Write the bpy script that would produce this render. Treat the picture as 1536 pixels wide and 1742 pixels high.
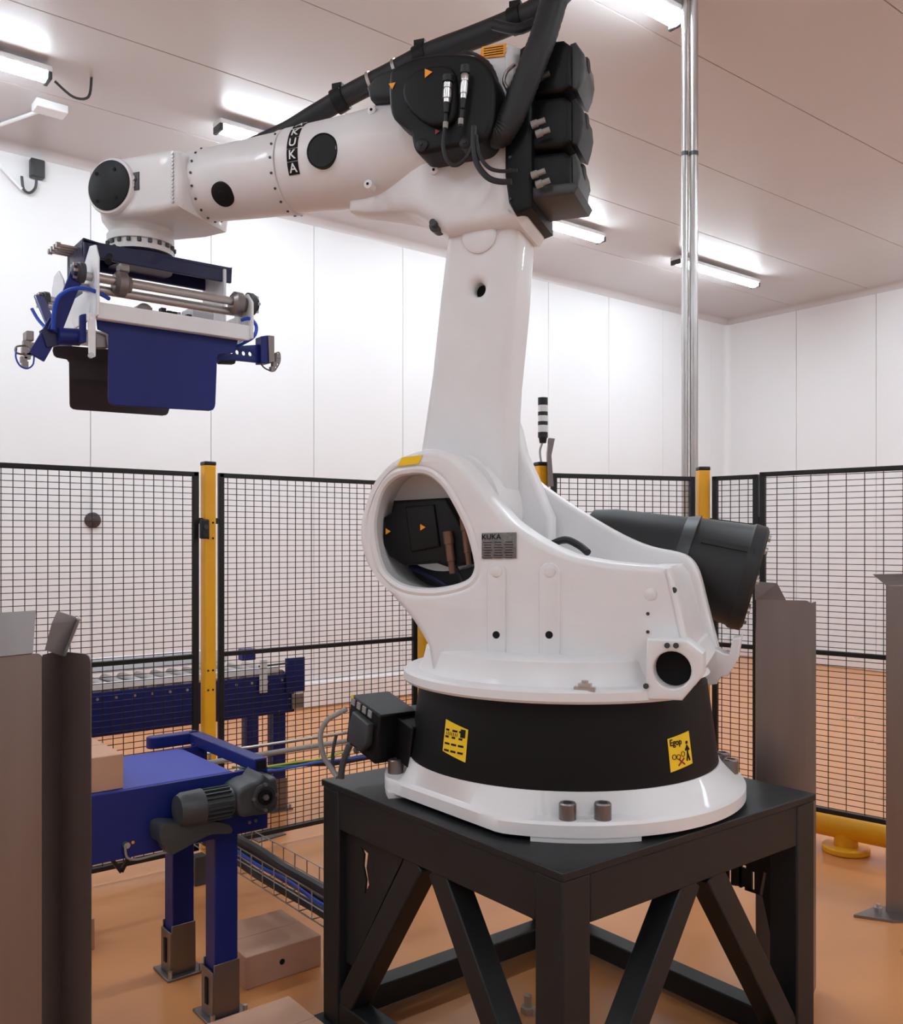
import bpy, bmesh, math, random
from mathutils import Vector, Matrix
from mathutils.geometry import tessellate_polygon
random.seed(4)
for o in list(bpy.data.objects): bpy.data.objects.remove(o)
C = bpy.context.scene.collection
SC = bpy.context.scene
# ------------------------------------------------------------------ camera, world, exposure
H, F, CX, HY, YAW = 1.65, 1576.0, 768.0, 919.0, math.radians(38.5)
FW = Vector((math.sin(YAW), math.cos(YAW), 0)); RT = Vector((math.cos(YAW), -math.sin(YAW), 0)); UP = Vector((0, 0, 1))
cd = bpy.data.cameras.new('camera'); cam = bpy.data.objects.new('camera', cd); C.objects.link(cam)
cam.location = (0, 0, H); cam.rotation_euler = (math.pi/2, 0, -YAW)
cd.sensor_fit = 'VERTICAL'; cd.sensor_height = 24; cd.lens = 24*F/1742; cd.shift_y = (HY-871)/1742
cd.clip_start = .05; cd.clip_end = 60
SC.camera = cam
SC.view_settings.view_transform = 'Standard'; SC.view_settings.look = 'None'
SC.view_settings.exposure = 2.12; SC.view_settings.gamma = 1; SC.view_settings.use_curve_mapping = False
w = bpy.data.worlds.new('world'); SC.world = w; w.use_nodes = True
w.node_tree.nodes['Background'].inputs[0].default_value = (.9, .95, 1, 1); w.node_tree.nodes['Background'].inputs[1].default_value = .3
LAMP = 15.0          # emission of the fluorescent diffusers
# measured geometry (metres)
ROOM = (-3.2, 11.44, -3.2, 8.0, 4.82)
TBL = (1.635, 2.785, 1.615, 2.765, .83)            # robot stand footprint and top height
RC = Vector((2.21, 2.19, .83)); PHI = math.radians(20)
RU = -math.cos(PHI)*RT + math.sin(PHI)*FW; RV = -math.sin(PHI)*RT - math.cos(PHI)*FW
RROT = math.atan2(RU.y, RU.x)
# ------------------------------------------------------------------ surveying helpers: a sight line met with a known plane
def ray(px, py): return FW + RT*((px-CX)/F) + UP*((HY-py)/F)
EYE = Vector((0, 0, H))
def atD(px, py, D): return EYE + ray(px, py)*D
def atY(px, py, Y): r = ray(px, py); return EYE + r*(Y/r.y)
def atX(px, py, X): r = ray(px, py); return EYE + r*(X/r.x)
def atZ(px, py, z): r = ray(px, py); return EYE + r*((z-H)/r.z)
def rl(px, py, v):      # on the robot's side plane v, in the robot's own frame (u, v, z)
    r = ray(px, py); t = (v - (EYE-RC).dot(RV))/r.dot(RV); p = EYE + r*t - RC
    return Vector((p.dot(RU), v, p.z))
def rv(pts, v): return [(lambda q: (q.x, q.z))(rl(x, y, v)) for x, y in pts]
# ------------------------------------------------------------------ materials
def lin(c): return tuple((x/12.92 if x <= .04045 else ((x+.055)/1.055)**2.4) for x in [k/255 for k in c])
MATS = {}
def mat(name, rgb, rough=.5, metal=0, var=.06, vscale=6, bump=0, bscale=60, spec=.5, coat=0, stretch=None, rvar=0):
    m = bpy.data.materials.new(name); m.use_nodes = True; nt = m.node_tree; b = nt.nodes['Principled BSDF']
    c = lin(rgb); b.inputs['Roughness'].default_value = rough; b.inputs['Metallic'].default_value = metal
    b.inputs['Specular IOR Level'].default_value = spec; b.inputs['Coat Weight'].default_value = coat
    tc = nt.nodes.new('ShaderNodeTexCoord'); mp = nt.nodes.new('ShaderNodeMapping'); nt.links.new(tc.outputs['Object'], mp.inputs[0])
    if stretch: mp.inputs['Scale'].default_value = stretch
    n = nt.nodes.new('ShaderNodeTexNoise'); n.inputs['Scale'].default_value = vscale; n.inputs['Detail'].default_value = 5
    nt.links.new(mp.outputs[0], n.inputs['Vector'])
    r = nt.nodes.new('ShaderNodeValToRGB'); r.color_ramp.elements[0].position = .3; r.color_ramp.elements[1].position = .7
    r.color_ramp.elements[0].color = (*[x*(1-var) for x in c], 1); r.color_ramp.elements[1].color = (*[min(1, x*(1+var)) for x in c], 1)
    nt.links.new(n.outputs['Fac'], r.inputs[0]); nt.links.new(r.outputs[0], b.inputs['Base Color'])
    if rvar:
        mr = nt.nodes.new('ShaderNodeMapRange'); mr.inputs[3].default_value = max(.02, rough-rvar); mr.inputs[4].default_value = rough+rvar
        nt.links.new(n.outputs['Fac'], mr.inputs[0]); nt.links.new(mr.outputs[0], b.inputs['Roughness'])
    if bump:
        n2 = nt.nodes.new('ShaderNodeTexNoise'); n2.inputs['Scale'].default_value = bscale; nt.links.new(mp.outputs[0], n2.inputs['Vector'])
        bp = nt.nodes.new('ShaderNodeBump'); bp.inputs['Strength'].default_value = bump; bp.inputs['Distance'].default_value = .01
        nt.links.new(n2.outputs['Fac'], bp.inputs['Height']); nt.links.new(bp.outputs[0], b.inputs['Normal'])
    MATS[name] = m; return m
WALL = mat('wall_white', (234, 233, 234), .45, var=.01, vscale=1.5)
CEIL = mat('ceiling_white', (200, 194, 194), .35, var=.015, vscale=1.2)
KERB = mat('kerb_white', (236, 228, 225), .5, var=.02)
FLOOR = mat('orange_resin', (208, 140, 86), .3, var=.07, vscale=1.6, rvar=.07, stretch=(1, 1.8, 1))
RW = mat('robot_white', (232, 229, 229), .38, var=.02, vscale=9, bump=.03, bscale=120, coat=.1)
RW2 = mat('robot_white_plain', (222, 218, 217), .45, var=.03, vscale=14)
BLK = mat('black_casting', (9, 9, 11), .5, var=.2, vscale=8, bump=.05, spec=.3)
BLK2 = mat('black_rubber', (26, 26, 29), .55, var=.15)
CONE = mat('black_cone', (8, 8, 9), .5, var=.12, vscale=3, spec=.25)
HOLE = mat('dark_void', (6, 6, 7), .9)
GRY = mat('motor_grey', (58, 60, 62), .45, var=.1, vscale=12, bump=.05)
STAND = mat('stand_charcoal', (29, 31, 33), .45, var=.1, vscale=7, bump=.04, bscale=80, spec=.35)
STEEL = mat('brushed_steel', (134, 126, 124), .36, .85, var=.07, vscale=5, stretch=(3, 3, .25), rvar=.08)
BRT = mat('bright_steel', (190, 186, 184), .28, .9, var=.06)
BLUE = mat('blue_paint', (22, 35, 110), .42, var=.06, vscale=4, spec=.35)
BELT = mat('blue_belt', (50, 60, 160), .55, var=.05, vscale=5, bump=.03, bscale=200)
BLUEH = mat('blue_hose', (24, 74, 190), .35, var=.05)
NAVY = mat('navy_paint', (22, 24, 66), .45, var=.08)
JAW2 = mat('dark_brown_plate', (48, 36, 36), .5, var=.08)
YEL = mat('yellow_paint', (246, 178, 24), .4, var=.04)
YLAB = mat('yellow_label', (250, 205, 20), .45, var=.03)
ORG = mat('orange_label', (250, 160, 30), .45, var=.03)
FBLK = mat('fence_black', (12, 12, 13), .45, var=.1)
CARD = mat('cardboard', (196, 152, 126), .8, var=.05, vscale=10, bump=.03, bscale=150)
CARDE = mat('cardboard_seam', (176, 130, 104), .85, var=.05)  # darker brown for the carton flap seams
WHT = mat('white_plastic', (238, 238, 240), .4, var=.02)
CABG = mat('cable_green', (60, 150, 120), .5); CABY = mat('cable_yellow', (190, 190, 60), .5)
CABW = mat('cable_grey', (150, 146, 142), .5)
PLATE = mat('nameplate_metal', (120, 118, 116), .4, .5, var=.25, vscale=90)
em = bpy.data.materials.new('lamp_diffuser'); em.use_nodes = True; nt = em.node_tree; nt.nodes.clear()
e = nt.nodes.new('ShaderNodeEmission'); e.inputs[0].default_value = (.80, .92, 1, 1); e.inputs[1].default_value = LAMP
ou = nt.nodes.new('ShaderNodeOutputMaterial'); nt.links.new(e.outputs[0], ou.inputs[0])
# ------------------------------------------------------------------ mesh builder
def basis(d):
    d = Vector(d).normalized(); a = Vector((0, 0, 1)) if abs(d.z) < .9 else Vector((1, 0, 0))
    x = a.cross(d).normalized(); return x, d.cross(x), d
def catmull(P, n=6, closed=False):
    P = [Vector(p) for p in P]; out = []; N = len(P)
    rng = range(N) if closed else range(N-1)
    for i in rng:
        if closed: a, b, c, d = P[i-1], P[i], P[(i+1) % N], P[(i+2) % N]
        else: a, b, c, d = P[max(i-1, 0)], P[i], P[i+1], P[min(i+2, N-1)]
        for k in range(n):
            t = k/n; out.append(.5*((2*b)+(c-a)*t+(2*a-5*b+4*c-d)*t*t+(3*b-a-3*c+d)*t**3))
    if not closed: out.append(P[-1])
    return out
class MB:
    def __init__(s): s.v = []; s.f = []
    def add(s, vs, fs):
        n = len(s.v); s.v += [Vector(v) for v in vs]; s.f += [tuple(i+n for i in f) for f in fs]; return s
    def box(s, c, d, M=None):
        c = Vector(c); q = []
        for i in range(8):
            o = Vector(((i & 1)-.5, ((i >> 1) & 1)-.5, ((i >> 2) & 1)-.5)); o = Vector((o.x*d[0], o.y*d[1], o.z*d[2]))
            q.append(c + (M @ o if M else o))
        return s.add(q, [(0, 2, 3, 1), (4, 5, 7, 6), (0, 1, 5, 4), (2, 6, 7, 3), (0, 4, 6, 2), (1, 3, 7, 5)])
    def span(s, a, b): return s.box([(a[i]+b[i])/2 for i in range(3)], [abs(b[i]-a[i]) for i in range(3)])
    def bar(s, p, q, wd, ht, up=(0, 0, 1)):
        p, q = Vector(p), Vector(q); d = (q-p); L = d.length; d.normalize(); up = Vector(up)
        x = up.cross(d)
        if x.length < 1e-4: x = Vector((1, 0, 0)).cross(d)
        x.normalize(); z = d.cross(x)
        return s.box((p+q)/2, (wd, L, ht), Matrix((x, d, z)).transposed())
    def cyl(s, p, q, r, r2=None, n=24, cap=True):
        p, q = Vector(p), Vector(q); r2 = r if r2 is None else r2; x, y, d = basis(q-p)
        vs = [p+(x*math.cos(2*math.pi*i/n)+y*math.sin(2*math.pi*i/n))*r for i in range(n)]
        vs += [q+(x*math.cos(2*math.pi*i/n)+y*math.sin(2*math.pi*i/n))*r2 for i in range(n)]
        fs = [(i, (i+1) % n, (i+1) % n+n, i+n) for i in range(n)]
        if cap: fs += [tuple(range(n))[::-1], tuple(range(n, 2*n))]
        return s.add(vs, fs)
    def turn(s, p, d, prof, n=32):      # lathe of (distance along d, radius)
        p = Vector(p); x, y, d = basis(d); vs = []; fs = []
        for t, r in prof:
            vs += [p+d*t+(x*math.cos(2*math.pi*i/n)+y*math.sin(2*math.pi*i/n))*max(r, 1e-4) for i in range(n)]
        for k in range(len(prof)-1):
            fs += [(k*n+i, k*n+(i+1) % n, (k+1)*n+(i+1) % n, (k+1)*n+i) for i in range(n)]
        fs += [tuple(range(n))[::-1], tuple(range((len(prof)-1)*n, len(prof)*n))]
        return s.add(vs, fs)
    def tube(s, pts, r, n=10, smooth=5):
        P = catmull(pts, smooth) if smooth > 1 and len(pts) > 2 else [Vector(p) for p in pts]
        N = len(P); rr = r if callable(r) else (lambda t: r)
        up = None; vs = []; fs = []
        for i, p in enumerate(P):
            d = (P[min(i+1, N-1)]-P[max(i-1, 0)]).normalized()
            if up is None: x, y, _ = basis(d)
            else:
                x = (up - d*up.dot(d)).normalized(); y = d.cross(x)
            up = x; R = rr(i/(N-1))
            vs += [p+(x*math.cos(2*math.pi*k/n)+y*math.sin(2*math.pi*k/n))*R for k in range(n)]
        for i in range(N-1):
            fs += [(i*n+k, i*n+(k+1) % n, (i+1)*n+(k+1) % n, (i+1)*n+k) for k in range(n)]
        fs += [tuple(range(n))[::-1], tuple(range((N-1)*n, N*n))]
        return s.add(vs, fs)
    def prism(s, pts, off):             # closed 3-D outline pushed by off
        P = [Vector(p) for p in pts]; n = len(P); off = Vector(off); vs = P+[p+off for p in P]
        tri = tessellate_polygon([P]); fs = [tuple(t) for t in tri]+[tuple(k+n for k in reversed(t)) for t in tri]
        fs += [(i, (i+1) % n, (i+1) % n+n, i+n) for i in range(n)]
        return s.add(vs, fs)
    def outline(s, loops, th, bevel, to3, res=3):   # filled 2-D curve with holes, bevelled edges; to3(x, y, depth 0..th)
        cu = bpy.data.curves.new('tmp', 'CURVE'); cu.dimensions = '2D'; cu.fill_mode = 'BOTH'
        cu.extrude = th/2-bevel; cu.bevel_depth = bevel; cu.bevel_resolution = res; cu.offset = -bevel
        for lp in loops:
            sp = cu.splines.new('POLY'); sp.points.add(len(lp)-1); sp.use_cyclic_u = True
            for i, p in enumerate(lp): sp.points[i].co = (p[0], p[1], 0, 1)
        ob = bpy.data.objects.new('tmp', cu); C.objects.link(ob)
        me = bpy.data.meshes.new_from_object(ob.evaluated_get(bpy.context.evaluated_depsgraph_get()))
        s.add([to3(v.co.x, v.co.y, v.co.z+th/2) for v in me.vertices], [tuple(p.vertices) for p in me.polygons])
        bpy.data.objects.remove(ob); bpy.data.curves.remove(cu); bpy.data.meshes.remove(me)
        return s
    def text(s, body, size, to3, align='CENTER', depth=.001):
        cu = bpy.data.curves.new('tmp', 'FONT'); cu.body = body; cu.size = size; cu.extrude = depth/2; cu.align_x = align; cu.align_y = 'CENTER'; cu.offset = size*.012; cu.resolution_u = 3
        ob = bpy.data.objects.new('tmp', cu); C.objects.link(ob)
        me = bpy.data.meshes.new_from_object(ob.evaluated_get(bpy.context.evaluated_depsgraph_get()))
        s.add([to3(v.co.x, v.co.y, v.co.z+depth/2) for v in me.vertices], [tuple(p.vertices) for p in me.polygons])
        bpy.data.objects.remove(ob); bpy.data.curves.remove(cu); bpy.data.meshes.remove(me)
        return s
    def build(s, name, m, parent=None, local=False, bevel=0, smooth=True, seg=2, recalc=True, origin=None, **kw):
        me = bpy.data.meshes.new(name); vs = s.v; inv = None; ori = None
        if parent is not None and not local:
            r = parent
            while r.parent is not None: r = r.parent
            inv = (Matrix.Translation(r.location) @ r.rotation_euler.to_matrix().to_4x4()).inverted()
            vs = [inv @ v for v in vs]
        if parent is None:
            if origin is None:
                xs = [v.x for v in vs]; ys = [v.y for v in vs]; zs = [v.z for v in vs]
                origin = ((min(xs)+max(xs))/2, (min(ys)+max(ys))/2, min(zs))
            ori = Vector(origin); vs = [v-ori for v in vs]
        me.from_pydata([tuple(v) for v in vs], [], s.f); me.update()
        bm = bmesh.new(); bm.from_mesh(me); bmesh.ops.remove_doubles(bm, verts=bm.verts, dist=1e-5)
        if recalc: bmesh.ops.recalc_face_normals(bm, faces=bm.faces)
        bm.to_mesh(me); bm.free()
        if smooth:
            me.polygons.foreach_set('use_smooth', [True]*len(me.polygons)); me.set_sharp_from_angle(angle=math.radians(35))
        o = bpy.data.objects.new(name, me); C.objects.link(o)
        if ori is not None: o.location = ori
        if parent is not None: o.parent = parent
        for mm in (m if isinstance(m, (list, tuple)) else [m]): me.materials.append(mm)
        if bevel:
            b = o.modifiers.new('bevel', 'BEVEL'); b.width = bevel; b.segments = seg; b.limit_method = 'ANGLE'; b.angle_limit = math.radians(40)
            b.harden_normals = False
        for k, val in kw.items(): o[k] = val
        return o
def tag(o, label, cat, group=None):
    o['label'] = label; o['category'] = cat
    if group: o['group'] = group
    return o
def thing(name, label, cat, loc, rz=0, group=None):
    o = bpy.data.objects.new(name, None); C.objects.link(o); o.location = loc; o.rotation_euler = (0, 0, rz)
    o.empty_display_size = .1; return tag(o, label, cat, group)
def st(o): o['kind'] = 'structure'; return o
def copy_tree(o, parent=None):
    c = o.copy(); C.objects.link(c); c.parent = parent
    for ch in [k for k in bpy.data.objects if k.parent == o]: copy_tree(ch, c)
    return c
# ------------------------------------------------------------------ room shell
x0, x1, y0, y1, zc = ROOM
st(MB().span((x0-.2, y0-.2, -.2), (x1+.2, y1+.2, 0)).build('floor', FLOOR, smooth=False))
cl = st(MB().span((x0-.2, y0-.2, zc+.03), (x1+.2, y1+.2, zc+.2)).build('ceiling', CEIL, smooth=False))
yy = y1+.0
k = 0
while yy > y0:
    a = max(yy-1.065, y0)
    MB().span((x0, a+.003, zc), (x1, yy-.003, zc+.03)).build('panel', CEIL, cl, bevel=.003, smooth=False); yy -= 1.065
wb = st(MB().span((x0-.2, y1+.03, 0), (x1+.2, y1+.2, zc+.03)).build('wall_back', WALL, smooth=False))
xx = 2.48-1.075*6
while xx < x1:
    a, b = max(xx, x0), min(xx+1.075, x1)
    if b > a+.05: MB().span((a+.0025, y1, 0), (b-.0025, y1+.03, zc)).build('panel', WALL, wb, bevel=.004, smooth=False)
    xx += 1.075
wr = st(MB().span((x1+.03, y0-.2, 0), (x1+.2, y1+.03, zc+.03)).build('wall_right', WALL, smooth=False))
yy = y1
while yy > y0:
    a = max(yy-1.1, y0); MB().span((x1, a+.0025, 0), (x1+.03, yy-.0025, zc)).build('panel', WALL, wr, bevel=.004, smooth=False); yy -= 1.1
st(MB().span((x0-.2, y0, 0), (x0, y1, zc)).build('wall_left', WALL, smooth=False))
st(MB().span((x0, y0-.2, 0), (x1, y0, zc)).build('wall_front', WALL, smooth=False))
def kerb(name, a, b): st(MB().span(a, b).build(name, KERB, bevel=.025, seg=3))
kerb('baseboard_back', (x0, y1-.05, 0), (x1, y1, .26))
kerb('baseboard_right', (x1-.05, y0, 0), (x1, y1-.05, .2))
# coving between walls and ceiling, corner cove
def cove(name, a, b, inward):
    m = MB(); a, b, n = Vector(a), Vector(b), Vector(inward); r = .07; P = []
    for i in range(7):
        t = math.pi/2*i/6; P.append(a+n*(r-r*math.sin(t))+UP*(-r+r*math.cos(t)) if False else a+n*(r*(1-math.cos(t)))-UP*(r*(1-math.sin(t))))
    P.append(a); m.prism(P, b-a); return st(m.build(name, CEIL))
cove('trim_1', (x0, y1, zc), (x1, y1, zc), (0, -1, 0))
cove('trim_2', (x1, y0, zc), (x1, y1, zc), (-1, 0, 0))
m = MB(); P = [Vector((x1, y1, .26))]
for i in range(7):
    t = math.pi/2*i/6; P.append(Vector((x1-.08*(1-math.sin(t)), y1-.08*(1-math.cos(t)), .26)))
m.prism(P, (0, 0, zc-.33)); st(m.build('trim_3', WALL))
# ------------------------------------------------------------------ fluorescent fittings
def fitting(xa, y, label, grp='ceiling battens'):
    r = thing('ceiling_light', label, 'lamp', (xa+.77, y, zc), 0, grp if grp else None)
    MB().span((xa, y-.07, zc-.075), (xa+1.54, y+.07, zc-.035)).build('housing', WHT, r, bevel=.01)
    m = MB(); P = []
    for i in range(9):
        t = math.pi*i/8; P.append(Vector((xa+.03, y+.065*math.cos(t), zc-.06-.065*math.sin(t))))
    m.prism(P, (1.48, 0, 0)); m.build('diffuser', em, r)
    for ex in (xa, xa+1.51): MB().span((ex, y-.065, zc-.125), (ex+.03, y+.065, zc-.07)).build('end_cap', GRY, r, bevel=.008)
    for hx in (xa+.3, xa+1.24): MB().cyl((hx, y, zc-.04), (hx, y, zc), .008, n=8).build('hanger', BRT, r)
    return r
F1 = fitting(.21, 6.5, 'glowing white batten light at the far left edge of the ceiling', None)
MB().tube([(1.78, 6.5, zc-.1), (1.9, 6.5, zc-.17), (2.0, 6.5, zc-.14), (2.02, 6.5, zc-.002)], .009, 8).build('cable', GRY, F1)
fitting(2.93, 6.5, 'glowing batten light just above the white robot arm', None)
fitting(5.58, 6.48, 'glowing batten light right of the robot elbow and its black motors', None)
fitting(8.3, 6.47, 'glowing batten light crossed by the pair of vertical steel pipes', None)
fitting(2.95, 3.47, 'glowing batten light at the top edge, left of the vertical steel pipes', None)
for (xa, y, l) in ((-2.2, 3.4, 'added unseen batten light, left end of the middle row'), (-2.2, .3, 'added unseen batten light behind the camera, near the left wall'), (.5, -1.6, 'added unseen batten light behind the camera, rear row'),
                   (4.0, -.2, 'added unseen batten light to the right of the camera'), (7.0, 1.2, 'added unseen batten light beyond the right fence'), (9.2, 3.6, 'added unseen batten light near the right wall'), (-2.4, 6.5, 'added unseen batten light in the far left corner'), (6.8, -1.9, 'added unseen batten light in the rear right part of the hall')):
    fitting(xa, y, l, None)  # unseen battens, added outside the frame to light the hall
# ceiling conduit, switch box
c0 = thing('ceiling_conduit', 'pale conduit with junction box running down the far left ceiling and wall', 'conduit', atY(28, 262, 7.98))
a = atZ(85, 178, zc); MB().box((a.x, a.y, zc-.03), (.22, .14, .06)).build('junction_box', WHT, c0, bevel=.008)
b = Vector((a.x-.35, 7.96, zc-.02)); MB().tube([(a.x, a.y, zc-.02), b], .014, 8, 1).build('tube', WHT, c0)
p = atY(37, 322, 7.96); MB().tube([(b.x, 7.96, zc-.02), (p.x, 7.96, p.z)], .014, 8, 1).build('tube', WHT, c0)
s0 = thing('switch_box', 'small dark grey switch box with looped cable high on the back wall', 'switch', atY(61, 305, 8.0))
p = atY(61, 290, 8.0); MB().box((p.x, 7.965, p.z), (.11, .07, .15)).build('housing', GRY, s0, bevel=.012)
MB().tube([atY(62, 305, 7.96), atY(60, 320, 7.96), atY(50, 328, 7.96), atY(40, 321, 7.96), atY(37, 300, 7.96)], .011, 8).build('cable', GRY, s0)
p = atY(157, 885, 8.0); tag(MB().turn((p.x, 8.0, p.z), (0, -1, 0), [(0, .066), (.02, .066), (.03, .05), (.031, .02), (.045, .018)]).build('wall_outlet', mat('outlet_brown', (70, 56, 54), .6, var=.3, vscale=40)), 'round dark brown fitting on the back wall seen through the left fence', 'outlet')
# vertical steel pipes
for px, r, l in ((1165, .02, 'thinner shiny steel pipe, left one of the vertical pair behind the fence'), (1180, .025, 'thicker shiny steel pipe, right one of the vertical pair behind the fence')):
    q = atD(px, 900, 5.42); t = thing('steel_pipe', l, 'pipe', (q.x, q.y, 0))
    MB().cyl((q.x, q.y, 0), (q.x, q.y, zc), r, n=20).build('tube', BRT, t)
    MB().cyl((q.x, q.y, 0), (q.x, q.y, .012), r*1.2, n=20).build('foot', BRT, t)
    z = atD(px, 262, 5.42).z; MB().cyl((q.x, q.y, z-.012), (q.x, q.y, z+.012), r+.0015, n=20).build('clamp', GRY, t)
# ------------------------------------------------------------------ safety fence
def post(x, y, label, rz=0):
    t = thing('fence_post', label, 'post', (x, y, 0), rz)
    MB().box((0, 0, 1.02), (.062, .062, 2.04)).build('tube', YEL, t, local=True, bevel=.008)
    MB().box((0, 0, 2.045), (.064, .064, .022)).build('cap', FBLK, t, local=True, bevel=.006)
    MB().box((0, 0, .006), (.15, .15, .012)).build('foot_plate', YEL, t, local=True, bevel=.003)
    for z in (1.66, 1.74, .88, .98):
        for dx in (-.014, .012):
            MB().cyl((dx, -.0305, z), (dx, -.0325, z), .0055, n=10).build('screw_hole', HOLE, t, local=True)
    return t
def panel(A, B, zb, zt, zm, col, row, label, wr=.0017):
    A, B = Vector((A[0], A[1], 0)), Vector((B[0], B[1], 0)); L = (B-A).length; d = (B-A).normalized()
    t = thing('mesh_fence', label, 'fence', A, math.atan2(d.y, d.x)); f = .012
    for a, b, n in (((0, 0, zt-f), (L, 0, zt-f), 'top_rail'), ((0, 0, zb+f), (L, 0, zb+f), 'bottom_rail'), ((f, 0, zb), (f, 0, zt), 'side_bar'), ((L-f, 0, zb), (L-f, 0, zt), 'side_bar'), ((0, .004, zm), (L, .004, zm), 'middle_rail')):
        MB().bar(a, b, .03 if n == 'side_bar' else .024, .024, up=(0, 1, 0)).build(n, FBLK, t, local=True, bevel=.003)
    m = MB(); x = col
    while x < L-.01: m.bar((x, 0, zb+.02), (x, 0, zt-.02), 2*wr, 2*wr, up=(0, 1, 0)); x += col
    z = zb+row
    while z < zt-.02: m.box((L/2, -wr*1.6, z), (L-.03, 2*wr, 2*wr)); z += row
    m.build('wire_mesh', FBLK, t, local=True, smooth=False, kind='stuff')
    for zz in (zb+.25, zt-.25):
        for xx in (0, L): MB().box((xx, 0, zz), (.05, .02, .03)).build('clip', FBLK, t, local=True, bevel=.003)
    return t
P1, P2, P3, P4, P5 = (1.997, 4.53), (3.39, 4.53), (3.364, 3.48), (4.284, 3.148), (4.60, 1.35)
FY = 4.53
post(*P1, 'yellow fence post nearest the blue conveyors, with black latch'); post(*P2, 'yellow fence post glimpsed left of the robot turret and base')
post(*P3, 'yellow fence post carrying the signal tower', -.3); post(*P4, 'yellow fence post behind the counterbalance, beside the steel pipes', -.6)
post(.5, FY, 'yellow fence post out of view at the far left end'); post(*P5, 'yellow fence post out of view at the right end', -1.2)
panel((.56, FY), (1.94, FY), .06, 2.0, 1.055, .05, .03, 'black mesh gate panel left of the first yellow post')
panel((2.055, FY), (3.33, FY), .06, 2.0, 1.055, .05, .03, 'black mesh panel between the conveyors and the robot turret')
panel((P2[0], P2[1]-.06), (P3[0], P3[1]+.06), .06, 2.0, 1.055, .05, .03, 'black mesh panel hidden behind the robot, running towards the camera')
d = (Vector(P4)-Vector(P3)).normalized(); a = Vector(P3)+d*.06; b = Vector(P4)-d*.06
panel(a, b, .06, 2.0, 1.055, .05, .03, 'short black mesh panel above the black counterbalance')
d = (Vector(P5)-Vector(P4)).normalized(); a = Vector(P4)+d*.06; b = Vector(P4)+d*.315
panel(a, b, .27, 2.0, 1.08, .05, .03, 'narrow fine mesh panel right of the corner post')
panel(b+d*.014, Vector(P5)-d*.06, .27, 2.01, 1.08, .088, .03, 'wide meshed black panel along the right edge of the view')
lt = atD(341, 900, 4.75)
lk = thing('gate_latch', 'small black latch bridging gate frame and first yellow post', 'latch', (lt.x, FY-.04, lt.z-.05))
MB().box((0, -.02, .05), (.045, .035, .1)).build('housing', FBLK, lk, local=True, bevel=.008); MB().cyl((.0, -.038, .06), (0, -.045, .06), .012, n=12).build('knob', GRY, lk, local=True)
# signal tower and bent bracket
q = Vector((P3[0], P3[1], 0)); tw = thing('signal_tower', 'unlit black and clear banded signal tower on a fence post', 'beacon', (q.x, q.y, 2.056))
MB().tube([(0, 0, 0), (.0, .01, .06), (.012, 0, .11)], .006, 8).build('stem', BRT, tw, local=True)
z = .10
for i, (h, r, mm, n) in enumerate(((.028, .022, FBLK, 'base'), (.028, .026, FBLK, 'black_band'), (.036, .026, WHT, 'lens'), (.02, .026, FBLK, 'black_band'), (.03, .026, WHT, 'lens'), (.02, .026, FBLK, 'black_band'), (.034, .026, WHT, 'lens'), (.04, .026, FBLK, 'cap'))):
    MB().cyl((.012, 0, z), (.012, 0, z+h), r*.8 if i == 0 else r, r, n=20).build(n, mm, tw, local=True); z += h
bk = thing('steel_bracket', 'brown-grey flared steel strip clamped beside the signal tower post', 'bracket', (q.x+.045, q.y-.05, 1.8))
m = MB(); P = [rl(0, 0, 0)]*0
P = [atD(928, 827, 4.75), atD(938, 827, 4.75), atD(934, 775, 4.75), atD(940, 746, 4.75), atD(930, 745, 4.75), atD(927, 770, 4.75)]
m.prism([p+RT*.012 for p in P], FW*.05); m.build('strip', STEEL, bk)
# yellow impact rail
dd = (Vector(P5)-Vector(P4)).normalized(); off = Vector((-dd.y, dd.x)) * .3
A = Vector(P4)+off+dd*.2; B = Vector(P5)+off+dd*.5
yr = thing('impact_rail', 'low yellow pipe impact rail on the floor behind the right fence', 'barrier', ((A.x+B.x)/2, (A.y+B.y)/2, 0))
MB().cyl((A.x, A.y, .135), (B.x, B.y, .135), .07, n=32).build('rail', YEL, yr)
for s in (.22, .62, .95):
    c = A.lerp(B, s); MB().cyl((c.x, c.y, 0), (c.x, c.y, .035), .12, n=32).build('foot', YEL, yr, bevel=.008); MB().cyl((c.x, c.y, .03), (c.x, c.y, .1), .06, n=24).build('stub', YEL, yr)
# ------------------------------------------------------------------ sheet steel pallet guides
def sheet(m, prof, z0, z1, th=.006):
    for i in range(len(prof)-1):
        a, b = Vector(prof[i]), Vector(prof[i+1]); m.bar((a.x, a.y, (z0+z1)/2), (b.x, b.y, (z0+z1)/2), th, z1-z0)
def face(m, a, b, z0, z1, n, th=.006, r=.04):        # upright sheet from a to b with rounded top corner
    a, b = Vector((a.x, a.y, 0)), Vector((b.x, b.y, 0)); d = (b-a).normalized(); L = (b-a).length
    P = [a+UP*z0, b+UP*z0]+[b-d*r+d*r*math.cos(t)+UP*(z1-r+r*math.sin(t)) for t in [i*math.pi/12 for i in range(7)]]
    P += [a+UP*z1]; m.prism(P, Vector(n)*th)
def flare(m, a, b, z, out, h, tp=.15, th=.006):      # tilted lip above a sheet
    a, b = Vector((a.x, a.y, z)), Vector((b.x, b.y, z)); o = Vector(out)*h*.55+UP*h; d = b-a
    q = [a, b, b+o-d*tp, a+o+d*tp]; n = d.cross(o).normalized()
    m.prism(q, n*th)
g1 = thing('pallet_guide', 'large steel corner guide with flared lips at the left foreground edge', 'guide', (atD(70, 919, 1.95).x, atD(70, 919, 1.95).y, 0))
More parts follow.
